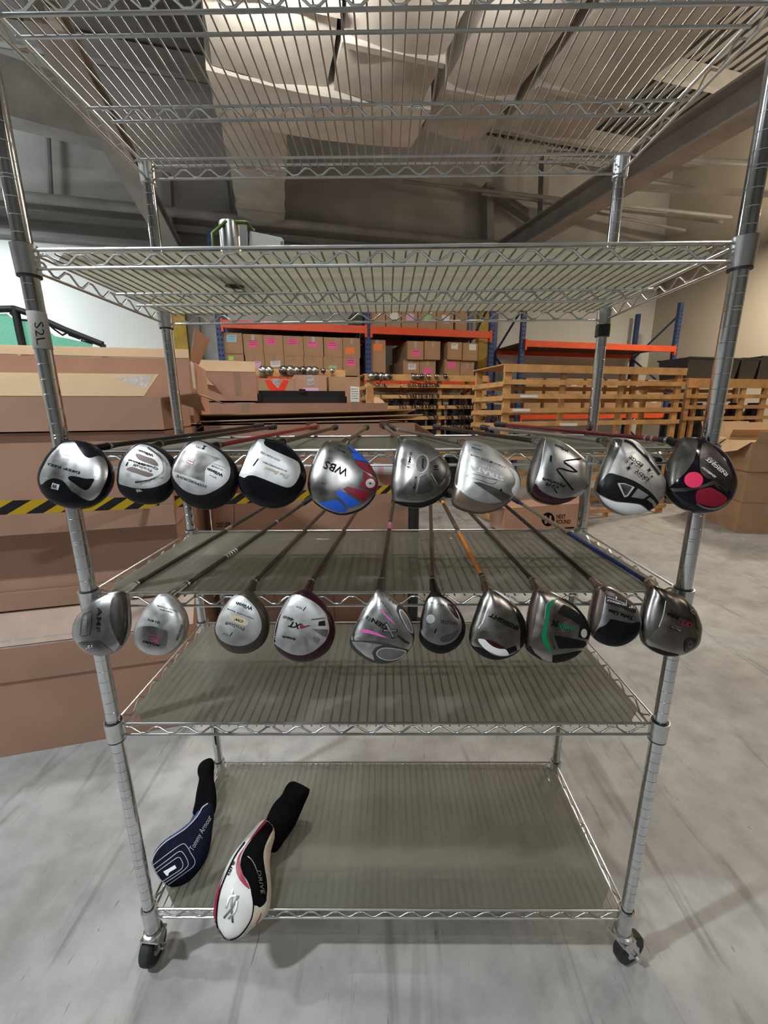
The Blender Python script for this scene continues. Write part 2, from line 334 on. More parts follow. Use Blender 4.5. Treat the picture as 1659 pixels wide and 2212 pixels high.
# strip lights
M['tube_warm'] = emis('tube_warm', (1, 0.92, 0.78), 12); M['tube_cool'] = emis('tube_cool', (0.92, 1, 0.97), 12)
LNAMES = ['above the big duct end', 'above the centre ducts', 'above the left carton stack', 'above the right cartons', 'behind the camera to the left as added fill', 'behind the camera to the right as added fill',
          'above the near left floor', 'far behind at right as added fill', 'over the far left corner', 'over the far right corner']
for (a, b, z, ln, pw, col, pu), nm in zip(LIGHTS, LNAMES):
    t = thing('strip_light', 'white strip light hanging '+nm, 'light', E(a, b, z), 'ceiling strip lights')
    obj('housing', MB().ebox(a-ln/2, a+ln/2, b-0.06, b+0.06, z+0.012, z+0.07), M['fixture'], t)
    for db in (-0.03, 0.03):
        obj('lamp_tube', MB().tube([E(a-ln/2+0.03, b+db, z-0.004), E(a+ln/2-0.03, b+db, z-0.004)], 0.013, 8), M['tube_cool' if col is COOL else 'tube_warm'], t, smooth=50)
    for da in (-0.45, 0.45):
        obj('hanger', MB().tube([E(a+da, b, z+0.06), E(a+da, b, CZ-0.05)], 0.006, 6), M['grey_paint'], t)
    ld = bpy.data.lights.new('strip_light', 'AREA'); ld.shape = 'RECTANGLE'; ld.size = ln*0.6; ld.size_y = 0.08; ld.energy = pw; ld.color = col
    lo = bpy.data.objects.new('lamp_glow', ld); COL.objects.link(lo); lo.parent = t; lo.location = (0, 0, -0.02); lo.rotation_euler = (0, 0, PHI)
    lu = bpy.data.lights.new('added_uplight', 'AREA'); lu.shape = 'RECTANGLE'; lu.size = ln; lu.size_y = 0.10; lu.energy = pu; lu.color = col  # added upward light above the closed housing, lifts the ceiling
    lo = bpy.data.objects.new('lamp_glow', lu); COL.objects.link(lo); lo.parent = t; lo.location = (0, 0, 0.085); lo.rotation_euler = (math.pi, 0, PHI)
# ------------------------------------------------------------------ the wire shelving rack
HW, DP = 0.595, 0.4445
SZ = [ZB+v for v in (1.8113, 1.4718, 1.1373, 0.8539, 0.5453, 0.0)]
rack = thing('wire_shelving_rack', 'chrome wire shelving rack on casters with six shelves', 'shelving rack', (0, DP/2, 0))
def post(x, y, top):
    mb = MB(); R = 0.0135; prof = [(R-0.002, 0.105), (R, 0.108)]; z = 0.13; k = 0
    while z < top-0.02:
        g = 0.0004
        prof += [(R, z-0.0008), (R-g, z-0.0003), (R-g, z+0.0003), (R, z+0.0008)]
        if k % 8 == 0: prof += [(R, z+0.0044), (R-g, z+0.0049), (R-g, z+0.0055), (R, z+0.0060)]
        z += 0.0254; k += 1
    prof += [(R, top-0.003), (R-0.003, top)]
    mb.lathe(prof, (x, y, 0), 28); return obj('post', mb, M['post'], rack, smooth=25)
posts = {}
for x, y in ((-HW, 0), (HW, 0), (-HW, DP), (HW, DP)): posts[(x > 0, y > 0)] = post(x, y, SZ[0]+0.008)

def zigzag(p, q, z0, z1, period, phase=0.0):
    p, q = Vector(p), Vector(q); d = q-p; L = d.length; d.normalize(); n = int(L/(period/2)); pts = []
    for i in range(n+1):
        up = (i % 2 == 0); c = p + d*(phase + i*period/2); e = d*0.006
        if (c-p).length+0.006 > L: break
        z = z1 if up else z0
        pts += [c-e+Vector((0, 0, z)), c+e+Vector((0, 0, z))]
    return pts
NW = 57
wire_mesh = None
for si, zt in enumerate(SZ):
    r = 0.0029; h = 0.028; mb = MB()
    for x, y in ((-HW, 0), (HW, 0), (-HW, DP), (HW, DP)):              # corner sleeves
        mb.lathe([(0.0150, -0.0385), (0.0180, -0.0385), (0.0192, 0.0035), (0.0195, 0.007), (0.0168, 0.007), (0.0150, 0.003)], (x, y, zt), 24)
    c = 0.0185
    for y in (0, DP):
        for dz in (0, -h): mb.tube([(-HW+c, y, zt+dz), (HW-c, y, zt+dz)], r, 8)
    for x in (-HW, HW):
        for dz in (0, -h): mb.tube([(x, c, zt+dz), (x, DP-c, zt+dz)], r, 8)
    sh = obj('shelf', mb, M['wire'], rack, smooth=40)
    for y in (0, DP):
        obj('truss_wire', MB().tube(zigzag((-HW+0.03, y, 0), (HW-0.025, y, 0), zt-h+0.0045, zt-0.0085, 0.0625), 0.0021, 6), M['wire'], sh, smooth=60)
    for x in (-HW, HW):
        obj('truss_wire', MB().tube(zigzag((x, 0.03, 0), (x, DP-0.025, 0), zt-h+0.0045, zt-0.0085, 0.0625), 0.0021, 6), M['wire'], sh, smooth=60)
    ym = DP/2
    obj('middle_rail', MB().tube([(-HW+0.004, ym, zt-0.0105), (HW-0.004, ym, zt-0.0105)], 0.0028, 8).tube([(-HW+0.05, ym, zt-0.034), (HW-0.05, ym, zt-0.034)], 0.0028, 8), M['wire'], sh, smooth=40)
    obj('truss_wire', MB().tube(zigzag((-HW+0.04, ym, 0), (HW-0.035, ym, 0), zt-0.031, zt-0.014, 0.0625), 0.0021, 6), M['wire'], sh, smooth=60)
    if si == 0:
        for y in (0.062, DP-0.05): obj('support_rail', MB().tube([(-HW+0.003, y, zt-0.0105), (HW-0.003, y, zt-0.0105)], 0.0028, 8), M['wire'], sh, smooth=40)
    xs = [-HW+0.03 + (2*HW-0.06)*k/(NW-1) for k in range(NW)]
    if si in (2, 3):                                                   # shelves 3 and 4: the liner covers them, only the wire ends show
        mb = MB()
        for x in xs: mb.tube([(x, -0.0005, zt-0.0066), (x, DP+0.0005, zt-0.0066)], 0.0017, 6)
        tag(obj('cross_wires', mb, M['cross_wire'], sh, smooth=60), kind='stuff')
    else:
        if wire_mesh is None: wire_mesh = mesh('wire', MB().tube([(0, -0.0005, 0), (0, DP+0.0005, 0)], 0.0017, 6), M['cross_wire'], 60)
        for x in xs:
            w = bpy.data.objects.new('wire', wire_mesh); COL.objects.link(w); w.parent = sh
            w.location = Vector((x, 0, zt-0.0066)) - ORG[sh.name]
# black split sleeve showing under a shelf at the right rear post
obj('split_sleeve', MB().lathe([(0.0138, -0.071), (0.0185, -0.071), (0.0185, -0.041), (0.0138, -0.041)], (HW, DP, SZ[1]), 20), M['black_plastic'], posts[(True, True)], smooth=40)
for (x, y) in ((-HW, 0), (HW, 0), (-HW, DP)):
    for zt in SZ[1:5]:
        obj('split_sleeve', MB().lathe([(0.0138, -0.0415), (0.0178, -0.0415), (0.0178, -0.0385), (0.0138, -0.0385)], (x, y, zt), 20), M['black_plastic'], posts[(x > 0, y > 0)], smooth=40)
        obj('split_sleeve', MB().lathe([(0.0138, 0.0066), (0.0167, 0.0066), (0.0167, 0.0085), (0.0138, 0.0085)], (x, y, zt), 20), M['black_plastic'], posts[(x > 0, y > 0)], smooth=40)

# casters
def caster(x, y, off, d, r=0.042):
    d = Vector((d[0], d[1], 0)).normalized(); s = Vector((-d.y, d.x, 0)); h = 2*r+0.016
    ax = Vector((x+off[0], y+off[1], r+0.0005))
    fk = obj('caster', MB().lathe([(0.0125, 0.0), (0.0175, 0.0), (0.0175, -0.030), (0.0225, -0.032), (0.0235, -0.040), (0.019, -0.044), (0.019, -0.052), (0.012, -0.056)], (x, y, 0.147), 20), M['chrome'], rack, smooth=40)
    for sg in (-1, 1):
        o = s*sg*0.0195; n = s*sg*0.003; c = Vector((x, y, h))
        P = [c-d*0.019+o, c+d*0.019+o, ax+d*0.013+o, ax-Vector((0, 0, 0.011))+o, ax-d*0.013+o]
        obj('fork_plate', MB().prism(P, n), M['chrome'], fk)
    obj('fork_top', MB().beam(Vector((x, y, h+0.002))-d*0.021, Vector((x, y, h+0.002))+d*0.021, 0.046, 0.005), M['chrome'], fk)
    obj('wheel', MB().tube_prof([(r*0.5, -0.015), (r-0.006, -0.015), (r-0.001, -0.010), (r, -0.004), (r, 0.004), (r-0.001, 0.010), (r-0.006, 0.015), (r*0.5, 0.015)], ax, s, 32), M['tyre'], fk, smooth=35)
    obj('wheel_hub', MB().tube_prof([(r*0.45, -0.0165), (r*0.45, 0.0165)], ax, s, 20), M['tin'], fk, smooth=35)
    obj('axle_bolt', MB().tube_prof([(0.007, -0.032), (0.007, -0.0235), (0.004, -0.0235), (0.004, 0.0235), (0.007, 0.0235), (0.007, 0.032)], ax, s, 10), M['chrome'], fk, smooth=35)
    return fk
caster(-HW, 0, (-0.016, 0.010), (-0.08, -1)); caster(HW, 0, (0.030, 0.012), (0.9, 0.35)); caster(-HW, DP, (0.008, 0.022), (0.3, 1)); caster(HW, DP, (-0.006, 0.024), (-0.2, 1))

# shelf liners
LNAME = ['', 'translucent olive plastic sheet on the second shelf from the top', 'grey plastic sheet under the upper row of golf clubs', 'grey plastic sheet under the lower row of golf clubs',
         'empty translucent plastic sheet on the shelf below both rows of clubs', 'olive plastic sheet on the bottom shelf under the two headcovers']
LTOP = []
for si in range(1, 6):
    zt = SZ[si]; x1 = HW-0.016; c = 0.045; y0, y1 = 0.0045, DP-0.0045
    P = [(-x1+c, y0), (x1-c, y0), (x1, y0+c), (x1, y1-c*0.6), (x1-c*0.6, y1), (-x1+c*0.6, y1), (-x1, y1-c*0.6), (-x1, y0+c)]
    o = obj('shelf_liner', MB().prism([(x, y, zt-0.0044) for x, y in P], (0, 0, 0.0016)), M['liner'])
    tag(o, LNAME[si], 'shelf liner', 'plastic shelf liners')
# ------------------------------------------------------------------ golf clubs
def head_metal(name, col, rough, metal=1.0, ns=40, rv=0.1, st=None, bump=0.0, nz=0.2): return mat(name, col, rough, metal, noise=nz, nscale=ns, rvar=rv, stretch=st, bump=bump, bscale=90)
M['h_silver'] = head_metal('head_silver', (0.50, 0.50, 0.505), 0.30, st=(1, 1, 0.35), ns=22)
M['h_satin'] = head_metal('head_satin', (0.50, 0.495, 0.49), 0.38, 0.85, ns=30)
M['h_light'] = head_metal('head_light', (0.45, 0.445, 0.452), 0.42, 0.7, ns=30)
M['h_grey'] = head_metal('head_grey', (0.28, 0.268, 0.26), 0.30, ns=25)
M['h_dark'] = head_metal('head_dark', (0.15, 0.142, 0.138), 0.3, ns=25)
M['h_gun'] = head_metal('head_gunmetal', (0.085, 0.072, 0.072), 0.32, 0.9, ns=25)
M['h_bronze'] = head_metal('head_bronze', (0.34, 0.315, 0.29), 0.26, ns=25)
M['h_taupe'] = head_metal('head_taupe', (0.22, 0.165, 0.13), 0.38, 0.75, ns=25)
M['h_brown'] = mat('head_brown', (0.05, 0.036, 0.030), 0.4, 0.2, noise=0.2, nscale=40)
M['h_black'] = mat('head_black', (0.006, 0.006, 0.008), 0.2, spec=0.22, noise=0.3, nscale=30)
M['h_matte'] = mat('head_matte_black', (0.008, 0.008, 0.009), 0.4, spec=0.18, noise=0.3, nscale=30)
M['h_maroon'] = mat('head_maroon', (0.030, 0.006, 0.010), 0.25, spec=0.35)
M['h_purple'] = mat('head_purple', (0.008, 0.005, 0.012), 0.12, spec=0.4)
M['h_char'] = mat('head_charcoal', (0.05, 0.05, 0.052), 0.45, 0.3)
M['face'] = head_metal('club_face', (0.075, 0.068, 0.062), 0.42, 0.7, ns=60, st=(1, 1, 0.1))
M['face_brown'] = head_metal('club_face_brown', (0.075, 0.05, 0.042), 0.42, 0.6, ns=60, st=(1, 1, 0.1))
M['d_blue'] = mat('paint_blue', (0.015, 0.10, 0.60), 0.4)
M['d_red'] = mat('paint_burgundy', (0.23, 0.006, 0.025), 0.4)
M['d_green'] = mat('paint_green', (0.005, 0.17, 0.065), 0.25)
M['d_pink'] = mat('paint_pink', (0.62, 0.12, 0.42), 0.45)
M['d_hot'] = mat('sticker_pink', (0.90, 0.03, 0.12), 0.6)
M['d_white'] = mat('paint_white', (0.78, 0.78, 0.80), 0.4)
M['d_gold'] = mat('paint_gold', (0.35, 0.30, 0.20), 0.45, 0.4)
M['d_cream'] = mat('badge_cream', (0.68, 0.60, 0.40), 0.35, 0.3)
M['d_chrome'] = mat('badge_chrome', (0.74, 0.74, 0.75), 0.35, 0.5)
M['d_red2'] = mat('paint_red', (0.45, 0.03, 0.08), 0.45)
M['d_grey'] = mat('paint_grey', (0.16, 0.16, 0.165), 0.4, 0.3)
M['d_brownpanel'] = mat('paint_brown_panel', (0.13, 0.09, 0.08), 0.5, 0.3)

def smooth_closed(pts, n=6):
    out = []; m = len(pts)
    for i in range(m):
        p0, p1, p2, p3 = (Vector(pts[(i+k-1) % m]) for k in range(4))
        for j in range(n):
            t = j/n; out.append(0.5*((2*p1) + (p2-p0)*t + (2*p0-5*p1+4*p2-p3)*t*t + (3*p1-p0-3*p2+p3)*t**3))
    return out
def smooth_open(pts, n=5):
    P = [Vector(p) for p in pts]; P = [2*P[0]-P[1]] + P + [2*P[-1]-P[-2]]; out = []
    for i in range(1, len(P)-2):
        p0, p1, p2, p3 = P[i-1:i+3]
        for j in range(n):
            t = j/n; out.append(0.5*((2*p1) + (p2-p0)*t + (2*p0-5*p1+4*p2-p3)*t*t + (3*p1-p0-3*p2+p3)*t**3))
    out.append(P[-2]); return out

class Blob:
    """a rounded body: the outline of its widest section lies in a plane, domed towards the viewer side (front) and away (back)"""
    def __init__(s, name, px, p0, nrm, front, back, m, parent, pf=2.6, pb=2.2, inner=None, seg=84):
        nrm = Vector(nrm).normalized(); c3 = [atplane(q[0], q[1], p0, nrm) for q in px]
        cen = sum(c3, Vector())/len(c3); ex = nrm.cross(Vector((0, 0, 1))).normalized(); ey = nrm.cross(ex)
        pol = [((q-cen).dot(ex), (q-cen).dot(ey)) for q in c3]; ring = []
        for j in range(seg):                                            # resample the outline by angle
            t = 2*math.pi*j/seg; dx, dy = math.cos(t), math.sin(t); best = 0
            for i in range(len(pol)):
                (x1, y1), (x2, y2) = pol[i], pol[(i+1) % len(pol)]; den = dx*(y2-y1)-dy*(x2-x1)
                if abs(den) < 1e-12: continue
                k = (x1*(y2-y1)-y1*(x2-x1))/den; u = (x1*dy-y1*dx)/den
                if k > 0 and -1e-6 <= u <= 1+1e-6: best = max(best, k)
            ring.append((dx*best, dy*best))
        mb = MB(); rows = []
        prof = [(0.0, 1)] + [(q, 1) for q in (0.2, 0.35, 0.47, 0.57, 0.65, 0.72, 0.78, 0.83, 0.87, 0.905, 0.935, 0.96, 0.98, 0.992)] + [(1.0, 0), (0.985, -1), (0.95, -1), (0.86, -1), (0.7, -1), (0.45, -1), (0.0, -1)]
        for rr, sd in prof:
            pw = pf if sd > 0 else pb; hgt = (1-rr**pw)**(1/pw) if rr < 1 else 0.0
            dz = hgt*(front if sd > 0 else -back)
            if rr == 0.0: mb.v.append(cen + nrm*dz); rows.append([len(mb.v)-1]); continue
            rows.append([]);
            for x, y in ring: mb.v.append(cen + ex*x*rr + ey*y*rr + nrm*dz); rows[-1].append(len(mb.v)-1)
        for a, b in zip(rows, rows[1:]):
            for j in range(seg):
                j2 = (j+1) % seg
                if len(a) == 1: mb.f.append((a[0], b[j], b[j2]))
                elif len(b) == 1: mb.f.append((a[j], b[0], a[j2]))
                else: mb.f.append((a[j], b[j], b[j2], a[j2]))
        bv = [v.copy() for v in mb.v]; s.bvh = BVHTree.FromPolygons(bv, mb.f); s.nrm = nrm; s.cen = cen; s.ex, s.ey = ex, ey
        s.ob = obj(name, mb, m, parent, smooth=60); s.layer = 0

def cast(bvh, x, y, eps):
    d = ray(x, y).normalized(); loc, n, i, dist = bvh.ray_cast(CAM, d)
    if loc is None:
        # just outside the silhouette: take the nearest point of the body to the sight line
        t = 0.7
        for _ in range(6):
            p = CAM + d*t; loc, n, i, dist = bvh.find_nearest(p); t = (loc-CAM).dot(d)
    if n.dot(d) > 0: n = -n
    return loc + n*eps
def flat_mesh(polys, maxlen):
    """polygons in picture units -> triangulated, evenly split vertices and faces"""
    bm = bmesh.new()
    for pl in polys:
        vs = [bm.verts.new((p[0], p[1], 0)) for p in pl]
        for t in tessellate_polygon([[Vector((p[0], p[1], 0)) for p in pl]]):
            try: bm.faces.new([vs[i] for i in t])
            except ValueError: pass
    for _ in range(4):
        es = [e for e in bm.edges if e.calc_length() > maxlen]
        if not es: break
        bmesh.ops.subdivide_edges(bm, edges=es, cuts=1, use_grid_fill=False); bmesh.ops.triangulate(bm, faces=bm.faces)
    bm.verts.index_update(); v = [(q.co.x, q.co.y) for q in bm.verts]; f = [tuple(q.index for q in k.verts) for k in bm.faces]; bm.free(); return v, f
def decal(name, bvh, polys, m, parent, eps, maxlen=3.5):
    v, f = flat_mesh(polys, maxlen); mb = MB(); mb.v = [cast(bvh, x, y, eps) for x, y in v]
    for t in f:
        a, b, c = (mb.v[i] for i in t); n = (b-a).cross(c-a)
        mb.f.append(t if n.dot(CAM-a) > 0 else t[::-1])
    return obj(name, mb, m, parent, smooth=60, recalc=False)
def stroke(path, w):
    """a polyline as quads"""
    P = [Vector(p) for p in path]; L = []; R = []
    for i, p in enumerate(P):
        d = (P[min(i+1, len(P)-1)]-P[max(i-1, 0)]).normalized(); n = Vector((-d.y, d.x))*w/2; L.append(p+n); R.append(p-n)
    return [[L[i], L[i+1], R[i+1], R[i]] for i in range(len(P)-1)]
_fonts = {}
def glyphs(txt, shear=0.0, bold=0.0):
    key = (txt, shear, bold)
    if key not in _fonts:
        cu = bpy.data.curves.new('t', 'FONT'); cu.body = txt; cu.size = 1; cu.resolution_u = 2; cu.shear = shear; cu.offset = bold; cu.fill_mode = 'FRONT'
        ob = bpy.data.objects.new('t', cu); me = ob.to_mesh()
        v = [(q.co.x, q.co.y) for q in me.vertices]; f = [tuple(p.vertices) for p in me.polygons]; ob.to_mesh_clear(); bpy.data.objects.remove(ob); bpy.data.curves.remove(cu)
        _fonts[key] = (v, f)
    return _fonts[key]
CAP = 0.69
def text_px(txt, p, q, h, shear=0.0, bold=0.015):
    v, f = glyphs(txt, shear, min(bold, 0.028)+0.002); p, q = Vector(p), Vector(q); d = (q-p); x0 = min(a for a, b in v); x1 = max(a for a, b in v)
    dn = d.normalized(); up = Vector((dn.y, -dn.x))
    return [p + d*((a-x0)/(x1-x0)) + up*(b/CAP*h) for a, b in v], f
def text_decal(name, bvh, items, m, parent, eps, maxlen=2.5):
    mb = MB()
    for v, f in items:
        bm = bmesh.new(); vs = [bm.verts.new((p.x, p.y, 0)) for p in v]
        for t in f:
            try: bm.faces.new([vs[i] for i in t])
            except ValueError: pass
        bmesh.ops.triangulate(bm, faces=bm.faces)
        for _ in range(3):
            es = [e for e in bm.edges if e.calc_length() > maxlen]
            if not es: break
            bmesh.ops.subdivide_edges(bm, edges=es, cuts=1); bmesh.ops.triangulate(bm, faces=bm.faces)
        bm.verts.index_update(); k = len(mb.v); mb.v += [cast(bvh, q.co.x, q.co.y, eps) for q in bm.verts]
        for fc in bm.faces:
            t = tuple(q.index+k for q in fc.verts); a, b, c = mb.v[t[0]], mb.v[t[1]], mb.v[t[2]]; n = (b-a).cross(c-a)
            mb.f.append(t if n.dot(CAM-a) > 0 else t[::-1])
        bm.free()
    return obj(name, mb, m, parent, smooth=60, recalc=False)
def ell(cx, cy, rx, ry, rot=0.0, n=24):
    c, s = math.cos(math.radians(rot)), math.sin(math.radians(rot))
    return [(cx+rx*math.cos(2*math.pi*i/n)*c-ry*math.sin(2*math.pi*i/n)*s, cy+rx*math.cos(2*math.pi*i/n)*s+ry*math.sin(2*math.pi*i/n)*c) for i in range(n)]
def star(cx, cy, r):
    o = []
    for i in range(8):
        t = math.pi*i/4 - math.pi/2 + 0.25; k = r if i % 2 == 0 else r*0.28; o.append((cx+k*math.cos(t), cy+k*math.sin(t)))
    return o

# every head: x0, y0 of its picture window (ten units to a pixel), label, outline, base, then layers
# layer: ('s'|'p', name, material, points) smooth or straight patch; ('k', name, material, path, width) stroke; ('t', material, [(text, start, end, height, shear, bold)])
HEADS = []
def H(*a): HEADS.append(a)
H(80, 940, 'silver driver with black swooping insets and small square emblem, leftmost in upper row', 'h_black',
  [(700,140),(900,125),(1150,175),(1350,290),(1500,480),(1600,720),(1600,950),(1530,1150),(1400,1330),(1200,1480),(1000,1570),(750,1590),(500,1530),(300,1430),(150,1270),(75,1100),(55,930),(90,780),(160,640),(230,510),(330,380),(450,270),(570,180)],
  [('s','sole_plate','h_silver',[(560,170),(700,145),(820,160),(900,280),(1000,420),(1100,490),(1200,485),(1320,450),(1420,490),(1500,600),(1530,750),(1500,950),(1420,1130),(1330,1290),(1200,1400),(1080,1400),(950,1340),(850,1270),(740,1200),(650,1080),(560,990),(440,940),(330,935),(200,990),(120,1060),(75,1050),(60,930),(95,780),(165,640),(235,510),(335,380),(455,270)]),
   ('s','inset','h_black',[(690,895),(830,890),(1050,940),(1230,945),(1200,1040),(1130,1150),(1050,1190),(950,1150),(800,1040),(690,960)]),
   ('p','emblem','d_chrome',[(305,1150),(340,1030),(495,1075),(460,1190)]),
   ('t','ink',[('DEEP RED',(935,795),(245,600),48,0,.02),('DISTANCE',(795,455),(560,400),30,0,.0),('W',(452,1080),(345,1050),90,0,.03)])])
H(240, 940, 'grey driver with two brown oval panels and chipped black rim, second in upper row', 'h_matte',
  [(620,200),(800,195),(1000,230),(1200,350),(1350,500),(1400,650),(1380,900),(1300,1150),(1150,1350),(950,1460),(700,1480),(480,1440),(300,1330),(200,1200),(160,1000),(175,850),(200,680),(270,520),(360,400),(480,280)],
  [('s','sole_plate','h_light',[(620,205),(760,215),(900,270),(1050,370),(1180,480),(1260,620),(1300,780),(1280,900),(1200,1010),(1050,1090),(880,1140),(680,1155),(480,1140),(330,1100),(220,1070),(170,1020),(180,850),(205,680),(275,520),(365,400),(485,285)]),
   ('k','groove','h_dark',[(790,270),(950,380),(1080,500),(1130,650),(1120,800),(1000,900),(800,980),(520,1020)],38),
   ('s','oval_panel','d_brownpanel',[(535,410),(600,405),(780,470),(920,520),(1000,600),(1020,660),(960,665),(830,620),(690,570),(590,520),(540,450)]),
   ('s','oval_panel','d_brownpanel',[(335,740),(400,700),(480,695),(700,770),(900,840),(880,880),(780,900),(620,850),(430,790)]),
   ('p','chip','h_light',[(540,1170),(620,1170),(690,1215),(620,1225),(560,1235)]),
   ('t','ink',[('Wilson',(925,425),(600,315),48,0,.03),('QuadMetal',(1025,715),(395,520),46,0,.015),('ProStaff',(885,745),(490,615),55,0,.0),('1',(385,585),(335,575),90,.2,.0)]),
   ('t','d_grey',[('FACE FORGED',(1230,620),(1020,380),40,0,0),('POWER SYSTEM',(640,1070),(1130,930),40,0,0)])])
H(360, 940, 'silver driver with darker band, black rim and red square emblem, third in upper row', 'h_matte',
  [(640,125),(800,140),(1000,200),(1200,330),(1380,480),(1500,650),(1560,850),(1530,1080),(1420,1300),(1250,1460),(1050,1560),(850,1595),(650,1570),(450,1490),(280,1340),(170,1150),(120,960),(115,780),(170,620),(250,470),(350,330),(470,190)],
  [('s','sole_plate','h_light',[(640,130),(800,165),(1000,270),(1170,390),(1300,530),(1370,700),(1370,850),(1320,980),(1200,1100),(1000,1220),(800,1290),(600,1280),(400,1200),(270,1090),(170,960),(125,820),(155,680),(235,520),(335,360),(465,220)]),
   ('p','band','h_grey',[(450,245),(1165,515),(1000,590),(880,680),(830,780),(815,1010),(160,785),(230,600),(330,400)]),
   ('p','emblem','d_red2',[(430,590),(460,490),(612,540),(575,650)]), ('p','emblem_field','h_satin',[(448,580),(472,508),(594,547),(565,632)]),
   ('p','bow_tie','ink',[(790,225),(868,245),(812,270),(822,310),(748,302),(800,262)]),
   ('t','ink',[('HYPERDRIVE',(860,1090),(225,850),55,0,.0),('Wilson',(1230,848),(893,708),62,0,.04),('TITANIUM',(1228,742),(985,648),36,0,.0),('429 cc',(1085,915),(930,850),32,.2,.0),('10.5',(738,268),(640,238),32,0,.0),('composite',(1255,705),(1015,612),18,0,0)]),
   ('t','d_red2',[('m',(575,560),(480,530),60,0,.03)])])
H(505, 940, 'glossy black driver with a pale silver shield-shaped plate, fourth in upper row', 'h_black',
  [(560,80),(750,70),(950,110),(1150,210),(1330,370),(1470,570),(1560,800),(1550,1000),(1470,1200),(1320,1380),(1120,1510),(880,1570),(650,1545),(430,1470),(250,1330),(130,1150),(105,950),(130,830),(190,680),(270,480),(360,320),(460,180)],
  [('s','sole_plate','h_light',[(500,135),(560,90),(670,98),(650,170),(700,240),(900,350),(1150,460),(1370,570),(1430,680),(1430,820),(1380,960),(1290,1080),(1180,1130),(1060,1110),(850,1030),(600,930),(420,870),(300,880),(230,920),(150,890),(122,860),(195,680),(275,480),(365,320)]),
   ('t','ink',[('7075 FORCED',(1012,540),(590,352),38,0,.01),('BY NORTHWESTERN',(1147,768),(640,566),34,0,.01),('1',(545,515),(480,488),190,.25,.0)]),
   ('t','d_gold',[('The Beaut',(1190,880),(670,672),75,.45,.03)])])
H(660, 950, 'pewter driver with blue and burgundy fan panels and round weight, fifth in upper row', 'h_grey',
  [(520,30),(700,45),(900,110),(1100,240),(1300,420),(1450,620),(1550,820),(1570,980),(1530,1150),(1420,1330),(1250,1480),(1050,1570),(800,1620),(550,1570),(350,1480),(180,1350),(90,1180),(50,1000),(70,800),(130,580),(220,360),(320,180),(420,70)],
  [('k','lower_rim','h_black',[(180,1345),(350,1470),(550,1560),(800,1612),(1050,1562),(1250,1470),(1420,1322),(1520,1180)],34),
   ('p','blue_panel','d_blue',[(885,105),(960,130),(1190,285),(1120,290),(1020,270),(960,180)]), ('p','blue_panel','d_blue',[(990,305),(1060,285),(1200,310),(1290,410),(1370,505),(1220,460),(1040,420)]),
   ('p','red_panel','d_red',[(1060,460),(1130,460),(1420,570),(1480,780),(1250,650),(1120,550)]), ('p','red_panel','d_red',[(1245,685),(1520,860),(1555,920),(1540,1040),(1490,1110),(1145,1005),(1255,860)]),
   ('p','red_panel','d_red',[(815,1065),(900,1010),(1420,1140),(1250,1335),(1000,1190)]), ('p','blue_panel','d_blue',[(650,1160),(690,1100),(770,1095),(1175,1360),(1160,1400),(950,1470),(700,1230)]),
   ('p','blue_panel','d_blue',[(290,1355),(690,1295),(910,1500),(860,1560),(700,1560),(480,1480)]), ('p','weight_screw','d_chrome',ell(1395,945,100,100)), ('p','screw_recess','h_dark',star(1395,945,55)),
   ('t','ink',[('WBS',(930,640),(440,455),165,.1,.0),('460cc',(882,272),(620,165),36,.2,.0),('12\u00b0',(445,940),(310,895),45,.2,.0)])])
H(830, 940, 'dark pewter driver with oval centre medallion and ribbed sectors, sixth in upper row', 'h_grey',
  [(520,85),(700,100),(900,180),(1100,320),(1280,490),(1400,680),(1450,880),(1420,1080),(1330,1260),(1180,1400),(1000,1500),(780,1560),(560,1550),(330,1490),(200,1420),(160,1250),(140,1080),(160,850),(190,600),(240,380),(310,200),(400,110)],
  [('s','lower_rim','h_black',[(200,1432),(400,1440),(650,1460),(850,1440),(1050,1370),(1250,1250),(1425,1060),(1400,1150),(1330,1255),(1180,1395),(1000,1495),(780,1555),(560,1545),(330,1485)]),
   ('p','sector','h_dark',[(990,590),(1190,450),(1330,600),(1380,800),(1300,960),(1180,1080),(1080,950),(960,780)]), ('p','sector','h_dark',[(770,910),(900,840),(1080,1120),(1000,1220),(850,1260),(690,1270),(730,1080)]),
   ('p','wedge','h_dark',[(335,505),(480,520),(640,640),(600,720),(480,690),(330,560)]),
   ('p','medallion_ring','h_satin',ell(820,620,142,205,8)), ('p','medallion','h_dark',ell(805,620,118,186,8)),
   ('k','rib','h_satin',[(980,575),(1090,505),(1200,440)],14), ('k','rib','h_satin',[(1010,830),(1090,970),(1165,1090),(1250,1030),(1310,940)],16), ('k','rib','h_satin',[(700,1230),(750,960),(780,885),(880,830)],14),
   ('t','ink',[('ULTIMATE',(540,755),(605,370),50,0,.01),('MaxCOR',(665,1165),(718,888),50,0,.01),('10',(1165,752),(1165,655),100,0,.0),('affinity',(850,740),(850,510),48,.1,.01)])])
